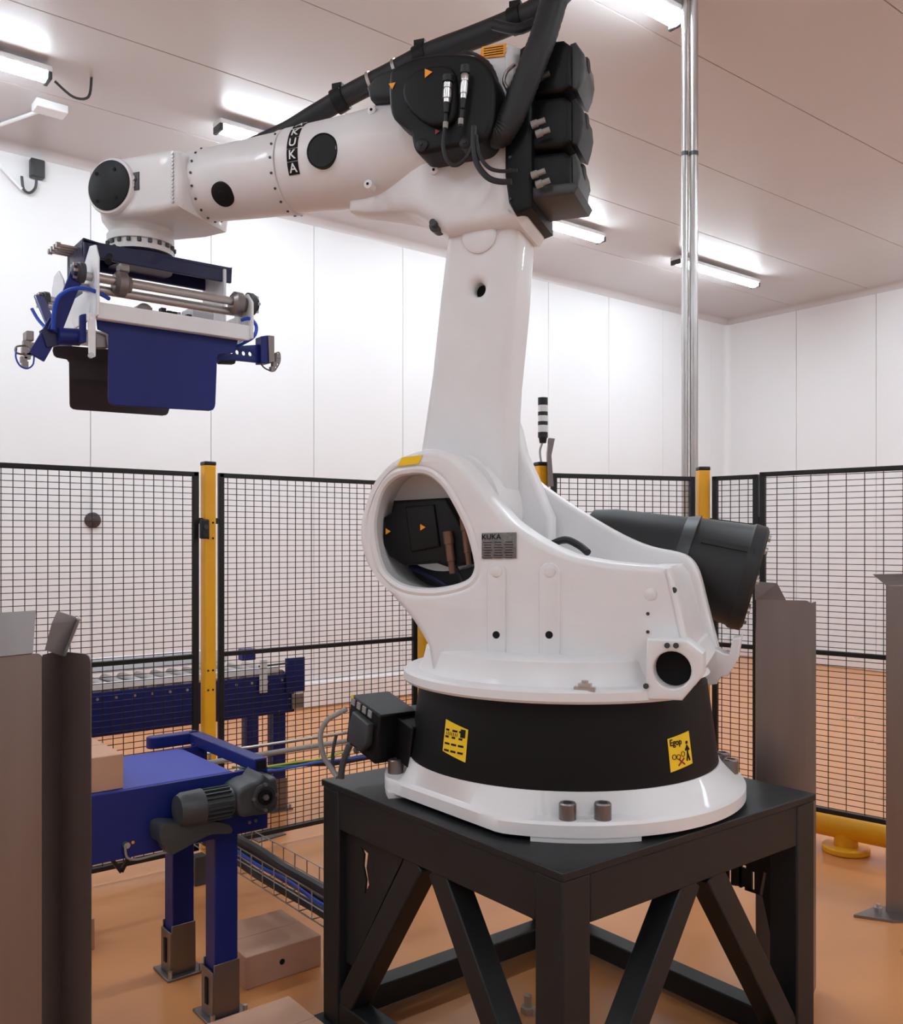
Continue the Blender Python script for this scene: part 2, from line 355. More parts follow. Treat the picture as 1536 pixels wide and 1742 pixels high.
a, b, c, d_, e_ = [atD(x, 919, D) for x, D in ((-120, 1.75), (71, 1.93), (72, 1.94), (104, 2.02), (154, 1.97))]
zt = 1.415
m = MB(); face(m, a, b, .01, zt, FW, r=.015); m.build('left_sheet', STEEL, g1, smooth=False)
m = MB(); flare(m, a.lerp(b, .3), b-(b-a)*.1, zt, (FW-RT*.2).normalized(), .085, .04); m.build('left_lip', STEEL, g1, smooth=False)
m = MB(); face(m, c, d_, .01, zt-.005, FW, r=.004); m.build('fold_sheet', STEEL, g1, smooth=False)
m = MB(); face(m, d_, e_, .01, zt-.008, FW, r=.02); m.build('right_sheet', STEEL, g1, smooth=False)
m = MB(); q = [atD(x, y, D) for x, y, D in ((76, 1106, 1.94), (106, 1116, 2.0), (133, 1056, 2.06), (126, 1049, 2.05), (97, 1040, 2.0), (88, 1060, 1.97))]; m.prism(q, FW*.006); m.build('right_lip', STEEL, g1, smooth=False)
m = MB(); q = [atD(x, y, D) for x, y, D in ((106, 1116, 2.0), (111, 1116, 1.985), (137, 1052, 2.045), (133, 1048, 2.06))]; m.prism(q, FW*.004); m.build('lip_edge', BRT, g1, smooth=False)
MB().box((b.x, b.y, .006), (.3, .3, .012)).build('foot_plate', STEEL, g1, smooth=False)
g2 = thing('pallet_guide', 'steel guide plate with flared lip standing just behind the stand, right side', 'guide', (atD(1340, 919, 3.35).x, atD(1340, 919, 3.35).y, 0))
a, b, c = atD(1286, 919, 3.34), atD(1380, 919, 3.30), atD(1388, 919, 3.40); zt = 1.435
m = MB(); face(m, a, b, .01, zt, FW, r=.02); m.build('sheet', STEEL, g2, smooth=False)
m = MB(); face(m, b, c, .01, zt-.01, FW, r=.004); m.build('side_sheet', STEEL, g2, smooth=False)
m = MB(); q = [atD(x, y, D) for x, y, D in ((1284, 1021, 3.34), (1337, 1021, 3.325), (1322, 992, 3.38), (1284, 989, 3.39))]; m.prism(q, FW*.006); m.build('lip', STEEL, g2, smooth=False)
MB().box(((a.x+b.x)/2, (a.y+b.y)/2, .006), (.1, .1, .012)).build('foot_plate', STEEL, g2, smooth=False)
g3 = thing('pallet_guide', 'tall steel guide with angled lip and bolted foot at the right edge', 'guide', (atD(1530, 919, 4.1).x, atD(1530, 919, 4.1).y, 0))
a, b = atD(1508, 919, 4.08), atD(1640, 919, 4.0); zt = 1.45
m = MB(); face(m, a, b, .01, zt, FW, r=.004); m.build('sheet', STEEL, g3, smooth=False)
a2 = atD(1511, 919, 4.35); m = MB(); face(m, a2, a, .01, zt, RT, r=.004); m.build('side_sheet', STEEL, g3, smooth=False)
m = MB(); q = [atD(x, y, D) for x, y, D in ((1508, 996, 4.08), (1640, 996, 4.0), (1640, 974, 4.08), (1485, 977, 4.2))]; m.prism(q, FW*.006); m.build('lip', STEEL, g3, smooth=False)
q = [atZ(x, y, .012) for x, y in ((1452, 1556), (1490, 1541), (1640, 1548), (1640, 1563), (1520, 1566))]; m = MB(); m.prism([Vector((p.x, p.y, 0)) for p in q], UP*.012); m.build('foot_plate', STEEL, g3, smooth=False)
p = atZ(1494, 1551, .012); MB().cyl(p, p+UP*.02, .018, n=6).cyl(p, p+UP*.035, .009, n=12).build('anchor_bolt', BRT, g3)
# ------------------------------------------------------------------ robot stand
X0, X1, Y0, Y1, ZT = TBL
sd = thing('robot_stand', 'charcoal steel pedestal with inverted V braces, carrying the white robot', 'stand', ((X0+X1)/2, (Y0+Y1)/2, 0))
MB().span((X0-.004, Y0-.004, ZT-.022), (X1+.004, Y1+.004, ZT)).build('top_plate', STAND, sd, bevel=.003)
for xx in (X0, X1-.1):
    for yy in (Y0, Y1-.1):
        MB().span((xx, yy, .012), (xx+.1, yy+.1, ZT-.022)).build('leg', STAND, sd, bevel=.006)
        MB().span((xx-.03, yy-.03, 0), (xx+.13, yy+.13, .014)).build('foot_plate', STAND, sd, bevel=.003)
for sgn in (0, 1):
    ya = Y0+.002 if sgn == 0 else Y1-.088; xa = X0+.002 if sgn == 0 else X1-.088
    MB().span((X0+.1, ya, ZT-.15), (X1-.1, ya+.086, ZT-.022)).build('apron', STAND, sd, bevel=.005)
    MB().span((xa, Y0+.1, ZT-.15), (xa+.086, Y1-.1, ZT-.022)).build('apron', STAND, sd, bevel=.005)
    MB().span((X0+.1, ya, .02), (X1-.1, ya+.08, .1)).build('lower_rail', STAND, sd, bevel=.005)
    MB().span((xa, Y0+.1, .02), (xa+.08, Y1-.1, .1)).build('lower_rail', STAND, sd, bevel=.005)
    for s in (-1, 1):
        xm, ym = (X0+X1)/2, (Y0+Y1)/2
        MB().bar((xm+s*.05, ya+.043, ZT-.14), (xm+s*.46, ya+.043, .09), .08, .08, up=(0, 1, 0)).build('brace', STAND, sd, bevel=.005)
        MB().bar((xa+.043, ym+s*.05, ZT-.14), (xa+.043, ym+s*.46, .09), .08, .08, up=(1, 0, 0)).build('brace', STAND, sd, bevel=.005)
# corner gusset plates with cut-out lettering (back faces), plain gusset at left
def gusset(pts, loops, to3):
    m = MB(); m.outline([pts]+loops, .008, .0005, to3, res=0); return m.build('gusset', STAND, sd, smooth=False)
def rect(x, y, w, h): return [(x-w/2, y-h/2), (x+w/2, y-h/2), (x+w/2, y+h/2), (x-w/2, y+h/2)]
def slant(x, y, x2, y2, t):
    d = (Vector((x2-x, y2-y))).normalized(); n = Vector((-d.y, d.x))*t/2
    return [(x+n.x, y+n.y), (x-n.x, y-n.y), (x2-n.x, y2-n.y), (x2+n.x, y2+n.y)]
g = [(.1, -.15), (.1, -.66), (.18, -.66), (.52, -.15)]
# left outer face: gusset beside the far left leg with a torn-edged cut-out
gusset([(.1, -.15), (.1, -.60), (.14, -.6), (.44, -.15)], [[(.19, -.19), (.235, -.2), (.225, -.25), (.24, -.3), (.215, -.34), (.222, -.29), (.205, -.25), (.21, -.21)]], lambda x, y, d: Vector((X0+.03+d, Y1-x, ZT+y)))
# back right face (X1): panel whose letters show the floor, read from behind
tl = [(.02, -.15), (.02, -.5), (.40, -.5), (.55, -.15)]
L = [slant(.17, -.37, .155, -.29, .01), rect(.20, -.335, .009, .07), rect(.214, -.366, .036, .009), rect(.25, -.33, .009, .075), rect(.25, -.292, .045, .009), rect(.292, -.335, .009, .07), slant(.32, -.37, .335, -.30, .009)]
gusset([(.1, -.15), (.1, -.62), (.20, -.62), (.50, -.15)], [l for l in L], lambda x, y, d: Vector((X1-.04+d, Y0+x, ZT+y)))
p = atZ(898, 1722, 0); fb = tag(MB().cyl(p, p+UP*.02, .026, n=6).cyl(p+UP*.02, p+UP*.06, .014, n=12).build('anchor_bolt', BRT), 'chrome anchor bolt standing on the floor beneath the robot stand', 'bolt')
# ------------------------------------------------------------------ conveyors
nc = thing('belt_conveyor', 'near blue belt conveyor with grey gear motor on its side', 'conveyor', (.9, 3.2, 0))
ZB = .846; YN, YF, XE = 2.98, 3.46, 1.537
MB().span((-.6, YN, .628), (XE, YN+.012, ZB)).build('side_plate', BLUE, nc, bevel=.002)
MB().span((-.6, YF-.012, .70), (XE-.03, YF, ZB)).build('side_plate', BLUE, nc, bevel=.002)
MB().span((-.6, YN+.015, ZB-.03), (1.40, YF-.015, ZB+.002)).build('belt', BELT, nc, bevel=.004)
MB().cyl((1.40, YN+.02, ZB-.034), (1.40, YF-.02, ZB-.034), .034, n=32).build('end_roller', BELT, nc)
MB().span((-.6, YN+.012, .66), (1.45, YF-.012, .70)).build('belly_pan', NAVY, nc)
bm_ = MB().bar((1.50, YN-.02, .862), (1.50, 3.55, .862), .05, .045); bm_.build('stop_beam', BLUE, nc, bevel=.004)
MB().bar((1.50, YN-.0205, .862), (1.50, YN-.022, .862), .036, .03).build('beam_opening', HOLE, nc)
MB().bar((1.52, 3.55, .862), (1.34, 3.55, .862), .055, .045).cyl((1.34, 3.55, .84), (1.34, 3.55, .885), .0275, n=20).build('stop_hook', BLUE, nc, bevel=.004)
for yy in (YN+.03, 3.5): MB().span((1.47, yy-.02, .70), (1.53, yy, .85)).build('beam_bracket', BLUE, nc, bevel=.002)
def cleg(t, x, y, wd=.085, zt=.66, top=BLUE):
    MB().span((x-wd/2, y-.04, .03), (x+wd/2, y+.04, zt)).build('leg', top, t, bevel=.004)
    MB().span((x-wd/2-.006, y-.046, .01), (x+wd/2+.004, y-.04, .195)).build('foot_sleeve', STEEL, t, bevel=.002)
    MB().span((x-wd/2-.006, y+.04, .01), (x+wd/2+.004, y+.046, .195)).build('foot_sleeve', STEEL, t, bevel=.002)
    MB().span((x-wd/2-.012, y-.046, .01), (x-wd/2-.004, y+.046, .17)).build('slotted_side', STEEL, t, bevel=.002)
    MB().span((x-wd/2-.016, y-.010, .05), (x-wd/2-.011, y+.010, .14)).build('slot', HOLE, t)
    MB().span((x-.075, y-.075, 0), (x+.075, y+.075, .01)).build('foot_plate', STEEL, t, bevel=.002)
    for q_ in (-1, 1): MB().cyl((x+q_*.06, y-.062, .01), (x+q_*.06, y-.062, .035), .008, n=10).build('anchor_bolt', BRT, t)
cleg(nc, 1.385, 3.03); cleg(nc, 1.395, 3.43); cleg(nc, .3, 3.03); cleg(nc, .3, 3.43)
# gear motor (axis along the conveyor)
ym = YN-.075
gm = MB(); gl = atY(300, 1379, ym).x; gr = atY(392, 1366, ym).x; zm = .70
zm = atY(345, 1371, ym).z
m = MB(); m.turn((gl, ym, zm), (1, 0, 0), [(0, .03), (.003, .048), (.02, .056), (.085, .058), (.087, .052)]); m.build('motor_cowl', GRY, nc)
m = MB(); m.cyl((gl+.085, ym, zm), (gr, ym, zm), .045)
for i in range(20):
    t = 2*math.pi*i/20; m.bar((gl+.087, ym+.05*math.cos(t), zm+.05*math.sin(t)), (gr-.01, ym+.05*math.cos(t), zm+.05*math.sin(t)), .004, .012, up=(0, math.cos(t), math.sin(t)))
m.build('finned_motor', GRY, nc)
m = MB(); Rg = []
gx = gr+.075; gz = atY(430, 1350, ym).z
m.outline([catmull([(-.075, -.02), (-.07, .03), (-.03, .05), (.0, .055), (.02, .075), (.045, .055), (.072, .05), (.076, -.04), (.05, -.062), (-.02, -.06), (-.06, -.055)], 3, True)], .13, .012, lambda x, y, d: Vector((gx+x, YN-.13+d, gz+y)))
m.build('gearbox', GRY, nc)
hx = gx+.02; m = MB(); m.turn((hx, YN-.13, gz), (0, -1, 0), [(0, .045), (.01, .045), (.012, .036), (.008, .034)]); m.build('output_flange', GRY, nc)
m = MB(); m.turn((hx, YN-.135, gz), (0, -1, 0), [(0, .026), (.012, .026), (.013, .016), (.008, .015)]); m.build('hollow_shaft', BLK, nc)
MB().turn((hx, YN-.14, gz), (0, -1, 0), [(0, .012), (.012, .01)], 6).build('shaft_screw', BRT, nc)
for i in range(4):
    t = math.pi/2*i; MB().cyl((hx+.043*math.cos(t), YN-.138, gz+.043*math.sin(t)), (hx+.043*math.cos(t), YN-.148, gz+.043*math.sin(t)), .006, n=8).build('flange_screw', BRT, nc)
P = catmull([atY(x, y, YN-.09) for x, y in ((272, 1412), (285, 1402), (330, 1404), (365, 1398), (392, 1405), (393, 1418), (360, 1420), (335, 1432), (310, 1446), (290, 1455), (285, 1440), (275, 1436))], 3, True)
m = MB(); m.prism(P, (0, .09, 0)); m.build('guard_cover', GRY, nc, bevel=.006)
MB().tube([atY(288, 1449, YN-.05), atY(262, 1455, YN-.02), atY(232, 1462, YN-.015), atY(216, 1458, YN-.015), atY(213, 1438, YN-.02)], .004, 6).build('sensor_cable', CABW, nc)
p = atY(213, 1436, YN); MB().cyl(p, p-Vector((0, .02, 0)), .010, n=14).build('sensor', BRT, nc)
p = atY(226, 1433, YN); MB().cyl(p, p-Vector((0, .002, 0)), .005, n=12).build('screw', ORG, nc)
for x, y in ((424, 1399), (435, 1396)):
    p = atY(x, y, YN); MB().cyl(p, p-Vector((0, .003, 0)), .006, n=12).build('screw', BRT, nc)
MB().bar(atY(185, 1455, 3.1), atY(206, 1483, 3.1), .012, .012).bar(atY(206, 1483, 3.1), atY(222, 1452, 3.1), .012, .012).build('return_bracket', FBLK, nc)
# far conveyor behind the fence
fc = thing('roller_conveyor', 'far blue roller conveyor with pale rollers behind the fence', 'conveyor', (1.6, 5.3, 0))
MB().span((.2, 5.05, .598), (2.786, 5.062, .834)).build('side_plate', BLUE, fc, bevel=.002)
MB().span((.2, 5.56, .598), (2.786, 5.572, .834)).build('side_plate', BLUE, fc, bevel=.002)
x = .3
while x < 2.72:
    MB().cyl((x, 5.062, .835), (x, 5.56, .835), .027, n=14).build('roller', BRT, fc)
    MB().cyl((x, 5.05, .80), (x, 5.046, .80), .008, n=8).build('axle_screw', BRT, fc); x += .1
MB().span((.2, 5.60, .86), (2.6, 5.63, .95)).build('guide_rail', WHT, fc, bevel=.008)
MB().span((.2, 5.052, .845), (2.68, 5.066, .885)).build('guide_rail', WHT, fc, bevel=.004)
MB().span((2.72, 5.035, .72), (2.85, 5.05, .93)).build('end_plate', BLUE, fc, bevel=.002)
MB().span((2.76, 5.03, .62), (2.84, 5.045, .71)).build('sensor_plate', BRT, fc, bevel=.002)
p = atY(448, 1150, 5.03); MB().box(p, (.05, .012, .2)).build('upright_bracket', WHT, fc, bevel=.003)
MB().cyl(atY(440, 1134, 5.03), atY(490, 1128, 5.03), .006, n=8).build('sensor_rod', GRY, fc)
p = atY(420, 1113, 5.3); MB().box(p, (.09, .06, .07)).build('sensor_box', BLUE, fc, bevel=.003)
cleg(fc, 2.70, 5.12, .085, .6); cleg(fc, 2.72, 5.52, .085, .6); cleg(fc, .5, 5.12, .1, .6); cleg(fc, .5, 5.52, .1, .6)
# ------------------------------------------------------------------ cartons
def carton(xa, ya, xb, yb, z, h, label, hole=None):
    t = thing('carton', label, 'box', ((xa+xb)/2, (ya+yb)/2, z), 0)
    MB().span((xa, ya, z), (xb, yb, z+h)).build('body', CARD, t, bevel=.003)
    MB().span((xa+.003, (ya+yb)/2-.001, z+h), (xb-.003, (ya+yb)/2+.001, z+h+.0006)).build('flap_seam', CARDE, t)
    if hole: p = atY(hole[0], hole[1], ya); MB().cyl(p+Vector((0, .0, 0)), p-Vector((0, .0012, 0)), .011, n=16).build('hand_hole', HOLE, t)
carton(.70, 3.0, 1.034, 3.36, ZB+.003, .112, 'brown carton riding on the near blue belt conveyor')
carton(1.524, 3.125, 1.84, 3.45, 0, .12, 'brown carton with round hole on floor beside the conveyor leg', (480, 1636))
carton(1.17, 2.42, 1.511, 2.778, 0, .12, 'brown carton cut off by the bottom edge, between guide and stand')
carton(.85, 3.82, 1.2, 4.15, 0, .125, 'brown carton peeking out behind the left steel guide')
p = atD(338, 1500, 4.45); tag(MB().span((p.x-.03, p.y-.03, 0), (p.x+.03, p.y+.03, .14)).build('floor_bracket', GRY, bevel=.004), 'small grey bracket on the floor behind the conveyor legs', 'bracket')
q = [atZ(x, y, 0) for x, y in ((415, 1421), (440, 1434), (487, 1420), (462, 1410))]; m = MB(); m.prism(q, UP*.006)
fp = m.build('floor_plate', STEEL); tag(fp, 'flat steel plate on the floor below the fence, right of the conveyor', 'plate')
# ------------------------------------------------------------------ cable tray
tr = thing('cable_tray', 'wire basket cable tray with thick black cables near the stand', 'cable tray', (1.80, 3.35, 0))
TX, ZT0 = 1.75, .23
ya_, yb_ = 2.84, 4.25
m = MB(); y = ya_
while y < yb_:
    m.tube([(TX, y, ZT0+.11), (TX, y, ZT0), (TX+.15, y, ZT0), (TX+.15, y, ZT0+.11)], .0025, 6, 1); y += .1
for (x, z) in ((TX, .11), (TX, .055), (TX, 0), (TX+.05, 0), (TX+.1, 0), (TX+.15, 0), (TX+.15, .055), (TX+.15, .11)): m.cyl((x, ya_, ZT0+z), (x, yb_, ZT0+z), .0025, n=6)
m.build('wire_basket', BRT, tr)
for yy in (3.0, 3.95): MB().span((TX+.06, yy, 0), (TX+.09, yy+.03, ZT0)).build('support', BRT, tr)
for i, (dx, dz, r, mm) in enumerate(((.012, .128, .018, BLK2), (.024, .022, .018, BLK2), (.022, .062, .007, BLUEH), (.1, .02, .016, BLK2), (.08, .06, .010, BLK2))):
    pts = [(TX+dx+random.uniform(-.008, .008), ya_-.03+(yb_-ya_)*k/6, ZT0+dz+random.uniform(0, .008)) for k in range(7)]
    tag(MB().tube(pts, r, 8).build('cable', mm), ['thick black cable on top of the wire basket tray', 'black cable along the near side of the tray floor', 'thin blue cable lying in the wire basket tray', 'black cable along the far side of the tray floor', 'slimmer black cable in the middle of the tray'][i], 'cable')
for (z_, r_, y_, mm_, l_) in ((.55, .014, 4.33, CABW, 'grey conduit running from the near conveyor to behind the robot'), (.59, .007, 4.36, BRT, 'thin bright rod above the grey conduit behind the robot')):
    t = thing('conduit', l_, 'conduit', (2.6, y_, 0)); MB().cyl((1.9, y_, z_), (3.3, y_, z_), r_, n=12).build('tube', mm_, t)
    for x_ in (1.93, 3.27): MB().cyl((x_, y_, 0), (x_, y_, z_), .008, n=8).build('support', mm_, t)
for i, (pp, r, mm, l) in enumerate(((((430, 1322), (500, 1300), (570, 1297), (640, 1285), (720, 1278), (760, 1330), (770, 1500)), .017, BLK2, 'thick black cable sagging between conveyor and robot stand'),
    (((395, 1305), (450, 1306), (520, 1300), (580, 1280), (650, 1268), (740, 1300), (775, 1500)), .005, CABG, 'thin green cable from the conveyor end'), (((430, 1308), (500, 1297), (550, 1290), (600, 1275), (660, 1262), (745, 1300), (780, 1500)), .005, CABY, 'thin yellow cable from the conveyor end'),
    (((400, 1312), (470, 1310), (540, 1297), (600, 1290), (680, 1280), (750, 1310), (785, 1500)), .006, BLUEH, 'thin blue cable beside the thick black one'))):
    tag(MB().tube([atY(x, y, 4.2-i*.02) for x, y in pp], r, 8).build('cable', mm), l, 'cable')
# ------------------------------------------------------------------ ROBOT (local frame: x = arm direction, y = towards the photographer, z up from the stand)
rb = thing('industrial_robot', 'large white six-axis robot arm with black base and motors on the stand', 'robot', RC, RROT)
def az(a): a = math.radians(110+a); return Vector((math.cos(a), math.sin(a), 0))
# base flange
def clip_r(t, R):
    d = az(0); best = R
    # straight chord facing the left edge of the stand (world -x)
    n = Vector((-1, 0, 0)); nl = Vector((n.dot(RU), n.dot(RV), 0)); c = math.cos(t)*nl.x+math.sin(t)*nl.y
    if c > .3: best = min(best, .520/c)
    return best
N = 144; m = MB(); rings = []
def pock(t):
    for k in range(4):
        d = abs((math.degrees(t)-(110+90*k)+180) % 360-180)
        if d < 12: return 1
        if d < 16: return 1-(d-12)/4
    return 0
vs = []
for j in range(6):
    for i in range(N):
        t = 2*math.pi*i/N; R = clip_r(t, .588); p = pock(t)
        rr, z = [(R, .014), (R, .048), (R-.006, .056), (min(R-.012, .575)*(1-p)+.520*p, .060-.003*p), (.509, .118), (.45, .12)][j]
        if j == 3: rr = min(rr, R-.008)
        vs.append(Vector((rr*math.cos(t), rr*math.sin(t), z)))
fs = [(j*N+i, j*N+(i+1) % N, (j+1)*N+(i+1) % N, (j+1)*N+i) for j in range(5) for i in range(N)]
m.add(vs, fs+[tuple(range(N))]); bf = m.build('base_flange', RW, rb, local=True)
m = MB()
for k in range(4):
    P = []
    for i in range(9): P.append(az(90*k-15+30*i/8)*.586)
    for i in range(9): P.append(az(90*k+15-30*i/8)*.48)
    m = MB(); m.prism(P, (0, 0, .018)); m.build('base_pad', RW2, bf, local=True)
for k in range(4):
    for s in (-1, 1):
        c = az(90*k+s*5.0)*.553+Vector((0, 0, .054))
        m = MB(); m.turn(c, (0, 0, 1), [(0, .024), (.044, .024), (.048, .021), (.0485, .013), (.03, .012)], 24); m.build('bolt', STEEL, bf, local=True)
# cone
m = MB(); m.turn((0, 0, 0), (0, 0, 1), [(.10, .505), (.118, .505), (.37, .470), (.40, .40)], 96); cn = m.build('base_cone', CONE, rb, local=True)
def conept(a, z, off=.001): r = .505+(.470-.505)*(z-.118)/.252+off; q = az(a)*r; return Vector((q.x, q.y, z))
def patch(a0, a1, z0, z1, off=.0015, tilt=0, n=8):
    m = MB(); vs = []
    for j in range(2):
        for i in range(n+1):
            a = a0+(a1-a0)*i/n; z = (z0, z1)[j]+tilt*(i/n-.5); vs.append(conept(a, z, off))
    return m.add(vs, [(i, i+1, i+n+2, i+n+1) for i in range(n)])
for (ac, zc_, tl) in ((-46.5, .225, -.018), (37.5, .205, .012)):
    lb = patch(ac-5.8, ac+5.8, zc_-.047, zc_+.047, .0015, tl).build('warning_label', YLAB, cn, local=True)
    m = MB()
    if ac < 0:
        for r in range(4):
            for k in range(3): m2 = patch(ac-5+k*3.4, ac-5+k*3.4+(2.6 if random.random() < .7 else 1.8), zc_-.036+r*.02, zc_-.036+r*.02+.006, .0022, 0, 2); m.add(m2.v, m2.f)
        for k in range(7): m2 = patch(ac-4.6+k*.9, ac-4.3+k*.9, zc_+.012, zc_+.022, .0024, 0, 1); m.add(m2.v, m2.f)
        m2 = patch(ac+2.5, ac+4.8, zc_+.012, zc_+.036, .0024, 0, 2); m.add(m2.v, m2.f)
    else:
        def st3(x, y, d): return conept(ac+math.degrees(x/.49), zc_+y, .0022+d)
        m.text('Egop', .026, lambda x, y, d: st3(x-.018, y+.028, d))
        m.turn(st3(.03, .022, 0), az(ac), [(0, .005), (.001, .005)], 12)
        for (xa, ya, xb, yb) in ((.03, .015, .03, -.008), (.03, -.008, .024, -.03), (.03, -.008, .037, -.03), (.021, .0, .03, .012), (.039, .0, .03, .012)): m.bar(st3(xa, ya, 0), st3(xb, yb, 0), .005, .002, up=az(ac))
        for cx_, cy_ in ((-.03, -.012), (-.012, -.014), (.008, -.008)):
            m.tube([st3(cx_+.008*math.cos(t), cy_+.007*math.sin(t), .0005) for t in [i*math.pi/5 for i in range(11)]], .001, 4, 1)
        MB().bar(st3(-.015, -.038, 0), st3(.012, -.02, 0), .004, .002, up=az(ac)).bar(st3(-.012, -.02, 0), st3(.012, -.038, 0), .004, .002, up=az(ac)).build('cross_mark', mat('label_red', (150, 30, 60), .5), lb, local=True)
    m.build('label_print', HOLE, lb, local=True, recalc=False)
# turret disc and lower drum
pr = [(.362, .30), (.362, .50), (.364, .520), (.372, .526), (.395, .524), (.402, .515), (.404, .47), (.404, .30)]; NR = 110; vs = []; kp = len(pr)
for i in range(NR+1):
    q = az(-215+250*i/NR); vs += [Vector((q.x*r_, q.y*r_, z_)) for z_, r_ in pr]
m = MB(); m.add(vs, [(i*kp+k, i*kp+(k+1) % kp, (i+1)*kp+(k+1) % kp, (i+1)*kp+k) for i in range(NR) for k in range(kp)]+[tuple(range(kp)), tuple(range(NR*kp, NR*kp+kp))]); m.build('turret_ring', RW, rb, local=True)
m = MB(); m.turn((0, 0, 0), (0, 0, 1), [(.40, .478), (.42, .462), (.47, .45), (.475, .44), (.48, .38)], 96); m.build('turret_drum', RW, rb, local=True)
VN = .33
def r3(v0): return lambda x, y, d: Vector((x, v0+d, y))
def Z(px, py, v): return rl(px, py, v).z
near = catmull(rv([(727, 1100), (700, 1055), (667, 1016), (633, 978), (616, 944), (610, 905), (616, 867), (633, 824), (657, 792), (691, 772), (730, 763), (765, 772), (793, 797), (821, 836), (845, 864), (869, 888), (917, 920), (965, 942), (1014, 953), (1062, 959), (1120, 963)], VN), 4)
near = [(p.x, p.y) for p in [Vector((q[0], q[1])) for q in near]]
near += rv([(1134, 968), (1145, 990), (1168, 1085)], VN)
ub = rl(1168, 1085, VN).x; ul = rl(736, 1140, VN).x
near += [(ub-.01, .40), (ul+.005, .40)]
hole = [(p.x, p.y) for p in catmull([Vector(q) for q in rv([(700, 798), (667, 806), (643, 833), (631, 878), (631, 915), (641, 960), (656, 985), (685, 1003), (727, 1009), (769, 1004), (799, 992), (811, 973), (811, 951), (799, 904), (783, 868), (762, 831), (744, 811), (725, 800)], VN)], 4, True)]
hole = hole[::-1]
m = MB(); m.outline([near, hole], .17, .022, r3(VN-.17), 4); m.build('turret_near_cheek', RW, rb, local=True)
# raised ring lip round the opening
m = MB(); m.tube([(x, VN-.016, z) for x, z in hole]+[(hole[0][0], VN-.016, hole[0][1])], .016, 8, 1); m.build('opening_lip', RW, rb, local=True)
ca = sum(p[0] for p in hole)/len(hole); cz = sum(p[1] for p in hole)/len(hole)
big = [(ca+(x-ca)*1.06, cz+(z-cz)*1.06) for x, z in hole]
m = MB(); m.outline([big], .02, .002, r3(.055)); bp = m.build('opening_back', GRY, rb, local=True)
m = MB(); m.outline([big, [(ca+(x-ca)*1.0, cz+(z-cz)*1.0) for x, z in hole]], .12, .002, r3(.06)); m.build('opening_wall', RW2, rb, local=True)
far = catmull(rv([(700, 850), (712, 800), (750, 772), (800, 766), (850, 771), (869, 782), (908, 809), (946, 838), (999, 873), (1062, 909), (1110, 929), (1153, 938), (1176, 948), (1192, 972), (1206, 1026), (1223, 1093)], -VN), 4)
far = [(p[0], p[1]) for p in far]+[(rl(1223, 1093, -VN).x-.01, .42), (.38, .42), (.40, rl(700, 850, -VN).z-.1)]
m = MB(); m.outline([far], .10, .015, r3(-VN), 3); m.build('turret_far_cheek', RW, rb, local=True)
mid = rv([(752, 1120), (716, 1050), (760, 1020), (850, 1012), (960, 1000), (1110, 985), (1120, 975), (1158, 1090)], VN)+[(ub+.0, .40), (ul-.03, .40)]
m = MB(); m.outline([mid], .54, .01, r3(-.28), 2); m.build('turret_body', RW, rb, local=True)
rear = rv([(1088, 966), (1128, 966), (1142, 985), (1172, 1095), (1180, 1135), (1160, 1162), (1100, 1162)], VN-.03)
m = MB(); m.outline([rear], .62, .022, r3(-VN), 3); m.build('turret_rear', RW, rb, local=True)
P = rv([(1100, 1087), (1168, 1090), (1196, 1112), (1196, 1150), (1160, 1192), (1098, 1190)], .40)
hc = rl(1143, 1140, .40); hl = [(hc.x+.052*math.cos(t), hc.z+.052*math.sin(t)) for t in [2*math.pi*i/28 for i in range(28)]][::-1]
m = MB(); m.outline([P, hl], .10, .006, r3(.30), 2); tb = m.build('cable_entry_box', RW, rb, local=True)
m = MB(); m.cyl((hc.x, .331, hc.z), (hc.x, .338, hc.z), .058, n=32); m.build('cable_opening', HOLE, tb, local=True)
P = rv([(1168, 1090), (1196, 1112), (1196, 1150), (1160, 1192)], .36)
m = MB(); m.outline([rv([(1120, 1092), (1180, 1108), (1196, 1140), (1182, 1168), (1150, 1186), (1060, 1186)], .31)], .56, .02, r3(-.27), 2); m.build('turret_tail', RW, rb, local=True)
for x, y in ((1135, 1098), (1150, 1098), (1099, 1167)):
    c = rl(x, y, .40); m = MB(); m.cyl(c, c+Vector((0, .005, 0)), .008, n=12); m.build('screw', GRY, tb, local=True)
lug = rv([(1212, 1100), (1232, 1110), (1241, 1112), (1247, 1085), (1262, 1083), (1257, 1118), (1240, 1148), (1228, 1150), (1220, 1162), (1190, 1165)], -.2)
m = MB(); m.outline([lug], .10, .006, r3(-.27), 2); m.build('counterbalance_lug', RW, rb, local=True)
# raised ribs, bolts and holes on the near cheek
for x0_, x1_, yt, yb in ((829, 861, 957, 1112), (917, 953, 957, 1116)):
    a = rl(x0_, yt, VN); b = rl(x1_, yb, VN); c = (a.x+b.x)/2; w_ = abs(a.x-b.x)/2
    P = [(c+w_*math.cos(t), a.z-w_+w_*math.sin(t)) for t in [i*math.pi/10 for i in range(11)]]+[(c-w_, b.z), (c+w_, b.z)]
    m = MB(); m.outline([P], .012, .004, r3(VN-.006), 3); m.build('raised_rib', RW, rb, local=True)
    q = rl((x0_+x1_)/2, 972, VN+.006); m = MB(); m.turn(q, (0, 1, 0), [(0, .017), (.003, .017), (.005, .012)], 20); m.build('boss', RW, rb, local=True)
    q = rl((x0_+x1_)/2-1, 1080, VN+.006); m = MB(); m.cyl(q, q+Vector((0, .001, 0)), .0115, n=20); m.build('threaded_hole', HOLE, rb, local=True)
